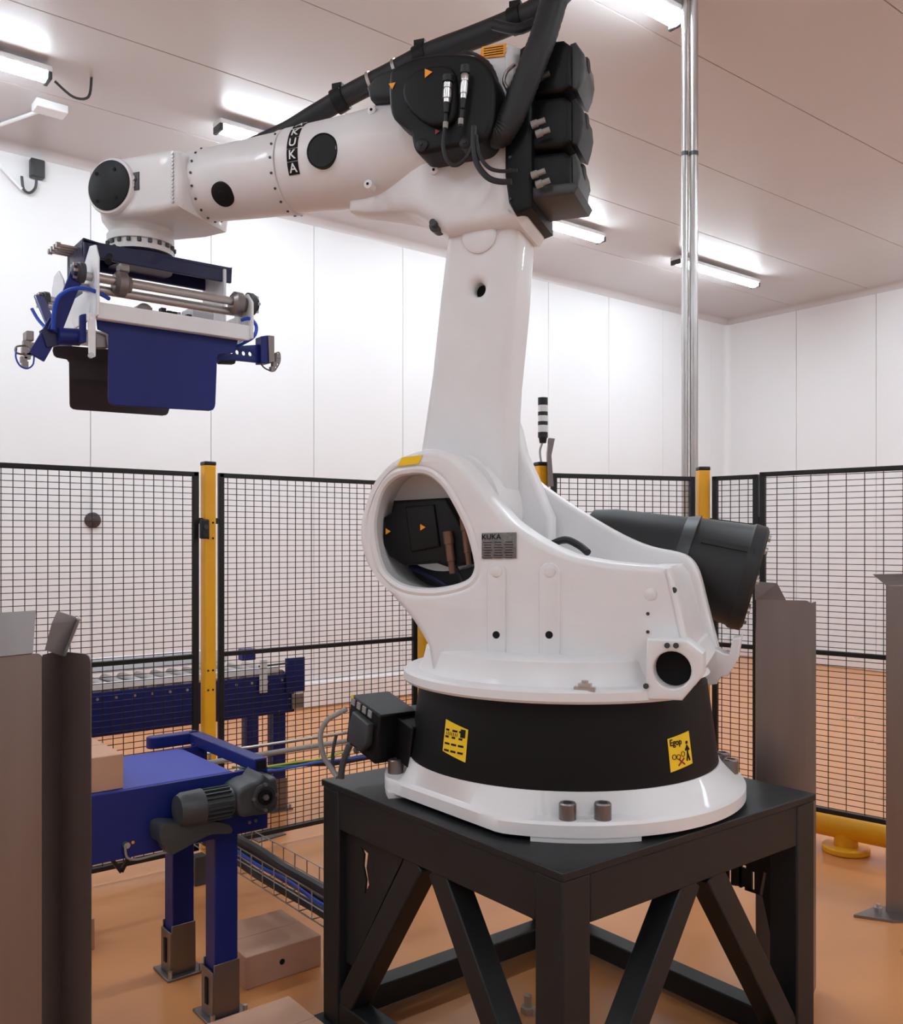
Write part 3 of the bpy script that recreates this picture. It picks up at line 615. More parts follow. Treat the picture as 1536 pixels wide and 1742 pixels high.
for x, y, r in ((1107, 1011, .018), (870, 803, .011), (1146, 1004, .009), (1102, 1044, .005), (1102, 1075, .005)):
    v_ = VN if x != 870 else -VN+.12
    q = rl(x, y, v_ if x != 1146 else VN-.01); m = MB(); m.turn(q-Vector((0, .004, 0)), (0, 1, 0), [(0, r), (.006, r), (.008, r*.7)], 16); m.build('bolt', RW if r in (.018, .011) else GRY, rb, local=True)
q = rl(995, 1172, .47); m = MB(); m.box(q, (.06, .02, .012)).box(q+Vector((0, 0, .01)), (.036, .02, .012)).cyl(q+Vector((0, 0, .01)), q+Vector((0, 0, .024)), .01, n=10); m.build('stop_clamp', BRT, rb, local=True)
# top seam ridge strip and diagonal seam on the rear
m = MB(); m.tube([rl(1133, 968, VN+.0), rl(1142, 1010, VN), rl(1160, 1092, VN)], .003, 6, 1); m.build('cover_seam', RW2, rb, local=True)
# label and nameplate
def onv(v): return lambda x, y, d, o=None: None
q = rl(697, 784, VN+.001)
m = MB(); m.prism([rl(676, 793, VN+.002), rl(684, 778, VN+.002), rl(719, 774, VN+.002), rl(712, 789, VN+.002)], (0, .0015, 0)); m.build('warning_label', YLAB, rb, local=True)
np_ = rl(849, 928, VN+.001); W_, H_ = .11, .078
def npt(x, y, d): return Vector((np_.x-x, VN+.001+d, np_.z+y+.02*x))
m = MB(); m.outline([[(-W_/2, -H_/2), (W_/2, -H_/2), (W_/2, H_/2), (-W_/2, H_/2)]], .003, .0005, npt, 1); nm = m.build('nameplate', PLATE, rb, local=True)
m = MB(); m.text('KUKA', .023, lambda x, y, d: npt(x-.024, y+.026, d+.003)); 
for r in range(7):
    for c_ in range(3): m.box(npt(-.036+c_*.034, .010-r*.008, .0035), (.022 if (r+c_) % 3 else .028, .001, .002))
m.build('nameplate_print', HOLE, nm, local=True, recalc=False)
# A2 motor in the opening
def tri(m, q, s, a=0, n=(0, 1, 0)):
    P = [q+Vector((-s*math.cos(t+a), 0, s*math.sin(t+a))) for t in (0, 2*math.pi/3, 4*math.pi/3)]; m.prism(P, (0, .001, 0)); return m
P = rv([(656, 880), (668, 872), (672, 852), (762, 847), (792, 900), (806, 950), (800, 960), (765, 965), (745, 958), (690, 962), (664, 945), (654, 925)], .22)
m = MB(); m.outline([P], .12, .012, r3(.12), 2); mt2 = m.build('shoulder_motor', BLK, rb, local=True)
m = MB(); m.outline([rv([(690, 862), (740, 858), (750, 930), (700, 940)], .24)], .03, .008, r3(.22), 2); m.build('motor_cover', BLK, mt2, local=True)
for x, y in ((659, 904), (718, 897)):
    m = MB(); tri(m, rl(x, y, .25), .012); m.build('warning_triangle', ORG, mt2, local=True)
for x, y, r, h in ((764, 940, .014, .055), (791, 921, .012, .07)):
    q = rl(x, y, .26); m = MB(); m.turn(q+Vector((0, 0, h/2)), (-.12, 0, -1), [(-.04, r*1.2), (0, r*1.2), (.001, r), (h, r), (h+.002, r*.8), (h+.04, r*.7)], 16); m.build('connector', mat('bronze', (120, 88, 72), .4, .6), mt2, local=True)
m = MB(); m.tube([rl(775, 965, .2), rl(785, 985, .2), rl(790, 1000, .18)], .007, 8); m.build('motor_cable', BLK2, mt2, local=True)
m = MB(); m.tube([rl(700, 965, .16), rl(740, 985, .16), rl(780, 1010, .14)], .009, 8); m.build('blue_cable', NAVY, mt2, local=True)
for x, y in ((684, 815), (668, 833), (650, 932), (662, 961), (700, 830), (728, 838)):
    q = rl(x, y, .08); m = MB(); m.cyl(q-Vector((0, .005, 0)), q+Vector((0, .008, 0)), .008, n=10); m.build('plate_bolt', BLK, bp, local=True)
# hub, link arm
q = rl(735, 870, .1); m = MB(); m.cyl((.36, -.25, q.z), (.36, .17, q.z), .20, n=48); m.build('shoulder_hub', RW, rb, local=True)
LA = rv([(760, 380), (758, 410), (746, 505), (732, 638), (713, 767), (702, 850), (720, 950), (830, 960), (856, 860), (856, 770), (862, 651), (875, 519), (883, 400), (884, 300), (800, 280), (765, 320)], .09)
hq = rl(812, 490, .09); LH = [(hq.x+.021*math.cos(t), hq.z+.024*math.sin(t)) for t in [2*math.pi*i/24 for i in range(24)]][::-1]
m = MB(); m.outline([LA, LH], .21, .03, r3(-.12), 4); lk_ = m.build('link_arm', RW, rb, local=True)
m = MB(); m.cyl((hq.x, .02, hq.z), (hq.x, .03, hq.z), .035, n=24); m.build('grease_port', HOLE, lk_, local=True)
m = MB(); m.outline([rv([(845, 690), (870, 690), (884, 730), (893, 770), (912, 812), (940, 880), (940, 930), (840, 930)], -.13)], .1, .02, r3(-.2), 3); m.build('link_gusset', RW, lk_, local=True)
m = MB(); b_ = rl(815, 400, .095); m.turn(b_-Vector((0, .01, 0)), (0, 1, 0), [(0, .06), (.012, .06), (.018, .05)], 32); m.build('elbow_boss', RW, lk_, local=True)
# elbow casting
CA = rv([(570, 215), (640, 187), (665, 176), (720, 150), (770, 118), (805, 95), (835, 78), (862, 66), (880, 72), (884, 140), (884, 250), (888, 330), (893, 366), (884, 382), (860, 380), (800, 388), (757, 397), (742, 388), (722, 370), (700, 357), (675, 350), (600, 346), (572, 343)], .14)
m = MB(); m.outline([CA], .29, .045, r3(-.15), 5)
ua, ub2 = rl(735, 300, .14).x, rl(585, 300, .14).x
bmx = bmesh.new(); mx = bpy.data.meshes.new('t'); mx.from_pydata([tuple(v) for v in m.v], [], m.f); bmx.from_mesh(mx)
bmesh.ops.remove_doubles(bmx, verts=bmx.verts, dist=1e-5)
for k_ in range(9):
    bmesh.ops.bisect_plane(bmx, geom=bmx.verts[:]+bmx.edges[:]+bmx.faces[:], plane_co=(ua+(ub2-ua)*k_/8, 0, 0), plane_no=(1, 0, 0))
for v in bmx.verts:
    t = min(1, max(0, (v.co.x-ua)/(ub2-ua))); t = t*t*(3-2*t); v.co.y *= 1-.66*t
m.v = [v.co.copy() for v in bmx.verts]; bmx.verts.index_update(); m.f = [tuple(v.index for v in f.verts) for f in bmx.faces]; bmx.free(); bpy.data.meshes.remove(mx); ec = m.build('elbow_casting', RW, rb, local=True)
AZ = 3.012-.83
m = MB(); m.turn((.36, 0, AZ+.005), (1, 0, 0), [(0, .172), (.26, .172), (.42, .158), (.62, .150), (.645, .149), (.647, .146)], 64); m.build('upper_arm_tube', RW, rb, local=True)
m = MB(); m.turn((1.005, 0, AZ), (1, 0, 0), [(0, .142), (.006, .142), (.0065, .151), (.03, .151), (.031, .147), (.34, .134), (.385, .131), (.39, .124), (.40, .124)], 64); ft = m.build('forearm_tube', RW, rb, local=True)
for uu, r in ((1.022, .1505), (1.37, .133)):
    for i in range(18):
        t = 2*math.pi*i/18; c = Vector((uu, r*math.cos(t), AZ+r*math.sin(t))); dd_ = Vector((0, math.cos(t), math.sin(t)))
        m = MB(); m.cyl(c-dd_*.003, c+dd_*.004, .005, n=6); m.build('rim_bolt', GRY, ft, local=True)
# covers flush with the tube sides
def side_cap(u, z, r, v, tilt, name, mm=BLK, par=rb, th=.03):
    d = Vector((0, math.cos(tilt), math.sin(tilt))); c = Vector((u, v, z)); m = MB()
    m.turn(c-d*th, d, [(0, r), (th, r), (th+.004, r*.9), (th+.0045, r*.35), (th+.008, r*.3)], 36); return m.build(name, mm, par, local=True)
for px_, py_, R_, r_, nub in ((549, 257, .157, .060, False), (372, 326, .136, .046, True)):
    q = rl(px_, py_, R_*.98); a_ = math.asin((q.z-AZ)/R_); d = Vector((0, math.cos(a_), math.sin(a_))); c = Vector((q.x, 0, AZ))+d*(R_-.025); m = MB()
    m.turn(c, d, [(0, r_), (.028, r_), (.030, r_*.93)]+([(.0305, r_*.35), (.035, r_*.3)] if nub else [(.0275, r_*.9), (.0275, r_*.3)]), 40); m.build('tube_cover', BLK, rb, local=True)
# letter squares on the tube
def wrap(u0, a0, R):        # x runs along the circumference direction (down the tube), y along the axis
    def f(x, y, d):
        a = a0-y/R; return Vector((u0-x, (R+d)*math.cos(a-math.pi/2+math.pi/2), AZ+.003+(R+d)*math.sin(a)))
    return f
for row, a0c in ((0, 0), (1, 1.75)):
    for i, ch in enumerate('KUKA'):
        aa = .53+a0c-i*.295 if row == 0 else .53+1.25-i*.295
        u0 = .932; R = .1535
        def f(x, y, d, aa=aa, R=R, u0=u0): a = aa+y/R; return Vector((u0-x, (R+d)*math.cos(a), AZ+.005+(R+d)*math.sin(a)))
        m = MB(); n_ = 5; s_ = .0215; vs = [f(sx*s_, -s_+2*s_*k/n_, dd0) for dd0 in (-.003, .001) for sx in (-1, 1) for k in range(n_+1)]
        k1 = n_+1; fs = [(2*k1+k, 2*k1+k+1, 3*k1+k+1, 3*k1+k) for k in range(n_)]+[(k, k+1, 2*k1+k+1, 2*k1+k) for k in range(n_)]+[(k1+k, k1+k+1, 3*k1+k+1, 3*k1+k) for k in range(n_)]
        m.add(vs, fs); lo = m.build('logo_square', HOLE, rb, local=True, recalc=False)
        m = MB(); m.text(ch, .044, lambda x, y, d: f(x, y, d+.0015)); m.build('logo_letter', WHT, lo, local=True, recalc=False)
# wrist
WU = 1.70; WZ = 2.990-.83; WR = .112
prof = [(WU+WR*math.cos(t), WZ+WR*math.sin(t)) for t in [math.radians(a) for a in range(-90, 91, 12)]]
prof += [(WU-.1, WZ+.112), (1.44, WZ+.112), (1.40, WZ+.10), (1.385, WZ), (1.40, WZ-.11), (1.50, WZ-.118)]
m = MB(); m.outline([prof], .33, .03, r3(-.165), 4); wr_ = m.build('wrist_housing', RW, rb, local=True)
m = MB(); m.turn((1.385, 0, AZ), (1, 0, 0), [(0, .129), (.05, .129), (.12, .115)], 48); m.build('wrist_collar', RW, rb, local=True)
for i in range(14):
    t = -1.3+2.6*i/13; c = Vector((1.425, .128*math.cos(t), AZ+.128*math.sin(t)))
    if abs(c.z-AZ) > .13: continue
    c = Vector((1.425, .166, WZ+.09-.18*i/13)); m = MB(); m.cyl(c-Vector((0, .004, 0)), c+Vector((0, .005, 0)), .0055, n=8); m.build('collar_bolt', BRT, wr_, local=True)
m = MB(); m.turn((WU, .16, WZ), (0, 1, 0), [(0, .107), (.012, .107), (.02, .102), (.021, .096)], 64); m.build('wrist_rim', RW, wr_, local=True)
m = MB(); m.turn((WU, .17, WZ), (0, 1, 0), [(0, .094), (.016, .094), (.018, .09)], 64); wc = m.build('wrist_cover', BLK, wr_, local=True)
for dx, dz in ((.055, .05), (-.03, .055), (.05, -.055), (-.035, -.05)):
    m = MB(); m.cyl((WU+dx, .185, WZ+dz), (WU+dx, .19, WZ+dz), .007, n=10); m.build('cover_screw', HOLE, wc, local=True)
q = rl(229, 309, .165)
P = [(q.x+.022*sx+.0*sy, q.z+.034*sy) for sx, sy in ((-1, -1), (1, -1), (1, 1), (-1, 1))]
m = MB(); m.outline([P], .01, .004, r3(.160)); m.build('plug_plate', GRY, wr_, local=True)
m = MB(); m.turn((q.x, .17, q.z+.01), (0, 1, 0), [(0, .011), (.008, .01)], 14); m.turn((q.x, .17, q.z-.018), (0, 1, 0), [(0, .008), (.006, .007)], 14); m.build('plug', BRT, wr_, local=True)
m = MB(); m.turn((WU, 0, WZ-.059), (0, 0, -1), [(0, .15), (.03, .145), (.06, .122), (.085, .118), (.086, .128), (.115, .128), (.118, .12), (.135, .12), (.1351, .126), (.155, .126)], 56); nk = m.build('wrist_neck', RW2, rb, local=True)
for i in range(20):
    t = 2*math.pi*i/20; m = MB(); c = Vector((WU+.127*math.cos(t), .127*math.sin(t), WZ-.059-.127)); m.cyl(c-UP*.007, c+UP*.008, .008, n=6); m.build('flange_bolt', GRY, nk, local=True)
m = MB(); m.turn((WU, 0, WZ-.212), (0, 0, -1), [(0, .118), (.008, .116), (.0135, .10)], 40); m.build('tool_flange', BLK, rb, local=True)
# elbow motor cover (black) with connectors
ECv = .14
P = [(p.x, p.y) for p in catmull([Vector(q) for q in rv([(662, 125), (672, 112), (700, 98), (740, 90), (790, 90), (815, 97), (835, 118), (842, 150), (838, 200), (830, 225), (818, 240), (800, 246), (770, 250), (735, 258), (712, 260), (702, 248), (695, 222), (668, 200), (661, 170)], .27)], 3, True)]
m = MB(); m.outline([P], .14, .016, r3(.13), 3); em2 = m.build('elbow_motor', BLK, rb, local=True)
P = [(p.x, p.y) for p in catmull([Vector(q) for q in rv([(690, 130), (720, 112), (765, 112), (775, 150), (770, 200), (735, 212), (700, 190), (684, 160)], .3)], 3, True)]
m = MB(); m.outline([P], .035, .012, r3(.262), 3); m.build('motor_cover', BLK, em2, local=True)
P = rv([(632, 158), (650, 135), (690, 120), (690, 180), (650, 180), (638, 178)], .10); m = MB(); m.outline([P], .1, .02, r3(.05), 3); m.build('cover_hood', BLK2, em2, local=True)
m = MB(); tri(m, rl(727, 124, .30), .017, 0); m.build('warning_triangle', ORG, em2, local=True)
m = MB(); tri(m, rl(667, 145, .272), .014, math.pi/2*3); m.build('warning_triangle', ORG, em2, local=True)
m = MB(); tri(m, rl(743, 224, .275), .010, 0); m.build('warning_triangle', mat('red_mark', (140, 40, 40), .5), em2, local=True)
for (xa, ya, xb, yb, rr) in ((762, 140, 760, 175, .0145), (791, 125, 788, 168, .0125)):
    a = rl(xa, ya, .31); b = rl(xb, yb, .31); d = b-a; Ls = d.length
    m = MB(); m.turn(a, d, [(0, rr*.8), (.004, rr), (Ls*.3, rr), (Ls*.31, rr*.85), (Ls*.38, rr*.85), (Ls*.39, rr), (Ls*.8, rr), (Ls*.82, rr*.8), (Ls, rr*.8)], 18); m.build('connector', BRT, em2, local=True)
    m = MB(); m.cyl(a-d*.3, a, rr*1.25, n=16); m.build('connector_socket', BLK2, em2, local=True)
    m = MB(); m.turn(b, d, [(0, rr*.75), (.03, rr*.55)], 12); m.build('strain_relief', BLK2, em2, local=True)
for pts, r, nm_, mm in (([(760, 180), (757, 215), (754, 250), (762, 275), (776, 281), (792, 270), (803, 250), (806, 225)], .0065, 'motor_cable', BLK2), ([(788, 170), (785, 200), (783, 215)], .006, 'motor_cable', BLK2),
                        ([(806, 215), (806, 250), (812, 280), (830, 302), (850, 309), (870, 309)], .0095, 'motor_cable', BLK2), ([(810, 230), (815, 262), (830, 284), (850, 291), (880, 290)], .006, 'motor_cable', BLK2)):
    m = MB(); m.tube([rl(x, y, .305 if x < 800 or r < .0099 else .24) for x, y in pts], r, 8); m.build(nm_, mm, em2, local=True)
for x, y in ((758, 213), (784, 207)):
    a = rl(x, y-5, .306); b = rl(x-.5, y+5, .306); m = MB(); m.cyl(a, b, .0085, n=12); m.build('cable_tag', CABW, em2, local=True)
for x, y in ((718, 247), (792, 244)):
    q = rl(x, y, .27); m = MB(); m.turn(q-Vector((0, .04, 0)), (0, 1, 0), [(0, .02), (.045, .02), (.05, .014), (.051, .007), (.055, .006)], 16); m.build('mounting_boss', BLK2, em2, local=True)
for x, y in ((627, 314), (739, 290), (633, 188)):
    q = rl(x, y, .142); m = MB(); m.turn(q-Vector((0, .03, 0)), (0, 1, 0), [(0, .015), (.036, .015), (.038, .011)], 16); m.build('boss', RW, ec, local=True)
    m = MB(); m.cyl(q+Vector((0, .008, 0)), q+Vector((0, .0095, 0)), .005, n=10); m.build('threaded_hole', HOLE, ec, local=True)
q = rl(741, 383, .12); m = MB(); m.turn(q-Vector((0, .04, 0)), (0, 1, 0), [(0, .024), (.04, .024), (.043, .018), (.044, .012), (.07, .012)], 16); m.build('stop_bolt', GRY, ec, local=True)
m = MB(); m.prism([rl(815, 99, .143), rl(820, 80, .143), rl(862, 74, .143), rl(858, 96, .143)], (0, .0015, 0)); m.build('warning_label', ORG, ec, local=True)
m = MB()
for i in range(4): m.bar(rl(823, 83+i*4, .1455), rl(856, 78+i*4, .1455), .002, .001, up=(0, 1, 0))
m.build('label_print', HOLE, ec, local=True)
# rear motor block
P = rv([(866, 180), (880, 165), (885, 85), (900, 75), (905, 90), (905, 355), (878, 366), (866, 345), (860, 300), (860, 230)], .15)
m = MB(); m.outline([P], .30, .01, r3(-.14), 2); rp = m.build('motor_mount_plate', BLK, rb, local=True)
for y in (243, 268, 289, 339):
    q = rl(868, y, .16); m = MB(); m.cyl(q-Vector((0, .01, 0)), q+Vector((0, .004, 0)), .005, n=8); m.build('plate_bolt', GRY, rp, local=True)
for i, (y0_, y1_, xr) in enumerate(((66, 158, 992), (162, 252, 990), (256, 330, 985))):
    vf = .13
    A_ = rv([(892, y0_+14), (905, y0_+6), (958, y0_), (972, y0_+10), (972, y1_-14), (955, y1_-2), (905, y1_+4), (892, y1_-6)], vf)
    m = MB(); m.outline([A_], .2, .018, r3(-.07), 2); mo = m.build('wrist_motor', BLK, rb, local=True)
    B_ = rv([(968, y0_+6), (978, y0_+2), (xr, y0_+22), (xr+2, (y0_+y1_)/2), (xr-2, y1_-24), (982, y1_-4), (968, y1_-10)], vf-.01)
    m = MB(); m.outline([B_], .17, .012, r3(-.055), 2); m.build('motor_end', GRY if i != 1 else BLK2, mo, local=True)
    q = rl(xr, (y0_+y1_)/2+2, .05); m = MB(); m.turn(q+Vector((.02, 0, 0)), (-1, 0, 0), [(0, .028), (.035, .028), (.04, .022)], 20); m.build('end_knob', BLK, mo, local=True)
    for k in (-1, 1):
        q = rl(908+k*4, (y0_+y1_)/2+14+k*8, vf+.04); m = MB(); d = Vector((-1, 0, .22)); m.turn(q, d, [(0, .012), (.02, .012), (.021, .009), (.045, .009)], 12); m.build('connector', CABW if i else GRY, mo, local=True)
P = rv([(884, 320), (978, 310), (984, 318), (978, 330), (930, 336), (884, 345)], .13)
m = MB(); m.outline([P], .24, .01, r3(-.1), 2); m.build('motor_shroud', GRY, rb, local=True)
# coarse hose looping over the elbow
hp = [(400, 262, -.09), (480, 228, -.10), (540, 193, -.10), (600, 158, -.10), (660, 128, -.10), (730, 92, -.09), (800, 66, -.08), (870, 38, -.06), (930, 8, -.03), (975, -38, .0), (985, -75, .06), (962, -45, .13), (943, 0, .17), (925, 60, .19), (905, 112, .20), (884, 165, .20), (866, 205, .20), (850, 228, .20), (838, 222, .20), (833, 195, .19), (830, 160, .19), (818, 125, .19), (790, 108, .17)]
pts = [rl(x, y, v) for x, y, v in hp]; hose = catmull(pts, 10)
m = MB(); nn = len(hose)
m.tube(hose, lambda t: (.042+(.002 if int(t*(nn-1)) % 2 else 0)) if t > .4 else .036+.006*t/.4, 14, 1); hs = m.build('energy_hose', BLK2, rb, local=True)
for i in (47, 70, 25):
    a, b = hose[i], hose[i+2]; d = (b-a).normalized(); m = MB(); m.cyl(a, a+d*.045, .046, n=20); m.box(a+d*.02+Vector((0, 0, .045)), (.04, .05, .02)); m.build('hose_clamp', BLK, hs, local=True)
for i in (35, 42): 
    a, b = hose[i], hose[i+2]; d = (b-a).normalized(); m = MB(); m.cyl(a, a+d*.012, .043, n=20); m.build('hose_band', BRT, hs, local=True)
m = MB(); m.tube([rl(840, 42, .05), rl(880, 50, .05), rl(912, 40, .02), rl(930, 60, .0), rl(925, 100, -.02)], .018, 10); m.build('auxiliary_hose', BLK2, hs, local=True)
m = MB(); m.tube([rl(875, 110, .16), rl(862, 122, .18), rl(857, 138, .18), rl(862, 150, .18), rl(866, 160, .16)], .006, 8); m.build('looped_cable', BRT, rb, local=True)
# counterbalance housing
A_ = rl(985, 905, -.42); B_ = rl(1286, 986, -.52)
A_ = Vector((A_.x, -.50, A_.z)); d = (B_-A_); Lc = d.length; d.normalize()
m = MB(); m.turn(A_, d, [(0, .06), (.02, .095), (.10, .118), (.30, .148), (.42, .168), (Lc-.06, .19), (Lc-.05, .197), (Lc-.01, .195), (Lc, .18), (Lc-.005, .17)], 56); cb = m.build('counterbalance', BLK2, rb, local=True)
m = MB(); m.turn(A_+d*(.36), d, [(0, .150), (.003, .158), (.05, .176), (.053, .166)], 56); m.build('strap', GRY, cb, local=True)
for s, t in ((1, .3), (1, 1.45), (1, 2.6)):
    x_, y_, _ = basis(d); dr = x_*math.cos(t)+y_*math.sin(t); m = MB(); m.bar(A_+d*.44+dr*.168, A_+d*(Lc-.03)+dr*.190, .02, .014, up=dr); m.build('rib', BLK2, cb, local=True)
m = MB(); 
for i in range(8):
    t = 2*math.pi*i/8; x_, y_, _ = basis(d); dr = x_*math.cos(t)+y_*math.sin(t); m = MB(); c = A_+d*(Lc-.002)+dr*.155; m.cyl(c, c+d*.012, .012, n=8); m.build('end_bolt', BRT, cb, local=True)
m = MB(); m.tube([rl(940, 925, .05), rl(962, 918, .05), rl(985, 928, .05), rl(1000, 940, .08)], .012, 8).tube([rl(930, 930, .02), rl(950, 922, .0), rl(975, 922, .0), rl(992, 936, .02)], .008, 8); m.build('turret_cables', BLK2, rb, local=True)
# base connector box (left of the cone)
bc = atD(632, 1238, 3.12); bc = Vector(((bc-RC).dot(RU), (bc-RC).dot(RV), (bc-RC).z))
nx = az(-55); nx = Vector((nx.x, nx.y, 0)).normalized(); sx = Vector((-nx.y, nx.x, 0)); ang = math.radians(-12)
RM = Matrix((sx, nx, Vector((0, 0, 1)))).transposed() @ Matrix.Rotation(-ang, 3, 'Y')
def bl(x, y, z): return bc + RM @ Vector((x, y, z))
m = MB(); m.box(bl(0, -.04, 0), (.2, .15, .17), RM).box(bl(.1, -.1, .0), (.18, .13, .14), RM); jb = m.build('connector_box', BLK, rb, local=True, bevel=.006)
m = MB(); m.outline([[(-.05, -.055), (.045, -.055), (.07, -.02), (.07, .05), (-.04, .055), (-.055, .0)]], .03, .008, lambda x, y, d: bl(x, .03+d, y-.005), 2); m.build('connector_hood', GRY, jb, local=True)
for k in range(4): MB().box(bl(-.075+k*.038, .037, .068), (.022, .004, .022), RM).build('tag', CABW, jb, local=True)
q = bl(-.085, .035, .082); MB().turn(q, nx, [(0, .008), (.003, .008)], 12).build('yellow_mark', YLAB, jb, local=True)
for x in (-.045, .0): MB().cyl(bl(x, .045, -.075), bl(x, .055, -.075), .011, n=12).build('cable_gland', BRT, jb, local=True)
def wl(px, py, D): p = atD(px, py, D)-RC; return Vector((p.dot(RU), p.dot(RV), p.z))
MB().tube([wl(590, 1206, 3.1), wl(575, 1214, 3.1), wl(556, 1226, 3.1), wl(545, 1250, 3.1), wl(550, 1285, 3.1), wl(562, 1305, 3.1), wl(574, 1322, 3.08)], .009, 10).build('supply_cable', CABW, jb, local=True)
MB().tube([wl(572, 1250, 3.12), wl(567, 1275, 3.12), wl(566, 1300, 3.12), wl(572, 1321, 3.12)], .006, 8).build('supply_cable', GRY, jb, local=True)
MB().tube([wl(594, 1268, 3.04), wl(588, 1285, 3.04), wl(582, 1305, 3.04), wl(580, 1324, 3.04)], .011, 10).build('supply_cable', GRY, jb, local=True)
# ------------------------------------------------------------------ GRIPPER (world aligned)
gp = thing('carton_gripper', 'blue and white palletizing gripper with hanging jaw plates below the robot wrist', 'gripper', (1.32, 3.55, 2.12))
GX0, GX1, GF, GB = 1.045, 1.625, 3.30, 3.80
def pl(P, Y, dy, name, mm, par=gp, bev=.003): m = MB(); m.prism([atY(x, y, Y) for x, y in P], (0, dy, 0)); return m.build(name, mm, par, bevel=bev)
MB().span((1.064, 3.52, 2.70), (1.653, 3.535, 2.762)).span((1.064, 3.52, 2.748), (1.653, 3.70, 2.762)).build('mounting_beam', NAVY, gp, bevel=.003)
MB().span((1.064, 3.69, 2.70), (1.653, 3.705, 2.762)).build('mounting_beam', NAVY, gp, bevel=.003)
wf = RC+RU*WU; wf = Vector((wf.x, wf.y, 0))
MB().cyl(wf+UP*2.715, wf+UP*2.763, .12, .13, n=40).build('adapter_disc', NAVY, gp)
def channel(y, s, name='side_channel'):
    m = MB().span((GX0, y-.004, 2.425), (GX1, y+.004, 2.482)).span((GX0, y, 2.474), (GX1, y+s*.045, 2.482)).span((GX0, y, 2.425), (GX1, y+s*.03, 2.431)); return m.build(name, WHT, gp, bevel=.006)
channel(GF, 1); channel(GB, -1)
for i, x in enumerate((GX0-.008, GX1)):
    P = [(3.27, 2.43), (3.27, 2.63), (3.30, 2.68), (3.36, 2.69), (3.42, 2.64), (3.44, 2.54), (3.66, 2.54), (3.68, 2.64), (3.74, 2.69), (3.80, 2.68), (3.83, 2.63), (3.83, 2.43)] if i == 0 else [(3.28, 2.43), (3.28, 2.57), (3.32, 2.61), (3.40, 2.61), (3.44, 2.54), (3.66, 2.54), (3.70, 2.61), (3.78, 2.61), (3.82, 2.57), (3.82, 2.43)]
    m = MB(); m.prism([Vector((x, a, b)) for a, b in P], (.008, 0, 0)); m.build('end_plate', WHT, gp, bevel=.003)
for ex in (1.07, 1.62):
    MB().span((ex-.006, 3.51, 2.5), (ex+.006, 3.72, 2.75)).build('hanger_plate', WHT if ex > 1.2 else NAVY, gp, bevel=.003)
# shafts and bearings
for y, z in ((3.335, 2.575), (3.375, 2.545), (3.76, 2.575), (3.73, 2.545)):
    MB().cyl((GX0-.05, y, z), (GX1+.03, y, z), .0155, n=20).build('shaft', BRT, gp)
for y in (3.34, 3.76):
    for x in (1.135, 1.585):
        m = MB(); m.turn((x-.02, y, 2.57), (1, 0, 0), [(0, .03), (.012, .045), (.04, .045), (.05, .03), (.06, .028)], 24); m.build('shaft_collar', STEEL, gp)
    MB().box((1.15, y+.005, 2.625), (.035, .05, .03)).build('bearing_block', STEEL, gp, bevel=.006)
for (x, y, z, r) in ((1.645, 3.34, 2.575, .045), (1.645, 3.76, 2.575, .045), (1.0, 3.34, 2.585, .035), (.995, 3.76, 2.57, .035)):
    sg = 1 if x > 1.3 else -1; m = MB(); m.turn((x-sg*.012, y, z), (sg, 0, 0), [(0, r), (.018, r), (.02, r*.9), (.028, r*.9), (.029, r*.55)], 24); cp = m.build('pulley', GRY, gp)
    MB().turn((x+sg*.016, y, z), (sg, 0, 0), [(0, r*.7), (.01, r*.7), (.016, r*.4)], 16).build('pulley_hub', BLUE if sg > 0 else NAVY, cp)
    for k in range(6):
        t = k*math.pi/3; c = Vector((x+sg*.016, y+r*.72*math.cos(t), z+r*.72*math.sin(t))); MB().cyl(c, c+Vector((sg*.012, 0, 0)), .006, n=6).build('pulley_bolt', BRT, cp)
for k in range(4):
    MB().cyl((1.0, 3.58+k*.035, 2.74), (1.064, 3.58+k*.035, 2.74), .006, n=8).cyl((.985, 3.58+k*.035, 2.74), (1.0, 3.58+k*.035, 2.74), .011, n=6).build('clamp_screw', BRT, gp)
MB().cyl((1.25, 3.4, 2.50), (1.25, 3.7, 2.50), .03, n=20).build('pneumatic_cylinder', STEEL, gp)
m = MB()
for k in range(14): m.box((1.25+k*.014+random.uniform(-.004, .004), 3.48+random.uniform(-.05, .05), 2.50+random.uniform(0, .02)), (.018, .03, .022))
m.build('valve_block', GRY, gp, kind='stuff')
MB().cyl((1.34, 3.48, 2.52), (1.46, 3.6, 2.56), .012, n=12).build('damper', BRT, gp)
MB().box((1.50, 3.5, 2.52), (.1, .1, .08)).build('white_cover', WHT, gp, bevel=.008)
# jaws
P = [(163, 530), (408, 568), (400, 600), (374, 602), (370, 606), (367, 686), (366, 692), (363, 697), (356, 699), (198, 690), (190, 688), (186, 684), (184, 677), (185, 568), (166, 560)]
jw = pl(P, GF+.035, .008, 'jaw_plate', BLUE); jw['label'] = 'blue jaw plate on the near side'
for x, y in ((176, 543), (245, 552), (341, 565), (399, 574)):
    p = atY(x, y, GF+.035); MB().cyl(p, p-Vector((0, .006, 0)), .006, n=10).build('jaw_screw', BRT, jw)
P = [(92, 586), (300, 604), (300, 612), (288, 697), (286, 703), (283, 706), (277, 707), (132, 697), (125, 696), (120, 692), (119, 686), (118, 616), (114, 611), (97, 608), (92, 604), (90, 596)]
j2 = pl(P, GB-.035, .008, 'jaw_plate', JAW2); j2['label'] = 'dark brown jaw plate on the far side'
pl([(150, 532), (163, 532), (163, 607), (152, 607)], GF-.01, .012, 'drop_bracket', WHT); 
p = atY(154, 605, GF-.012); MB().cyl(p, p-Vector((0, .01, 0)), .01, n=10).build('bracket_bolt', BRT, gp)
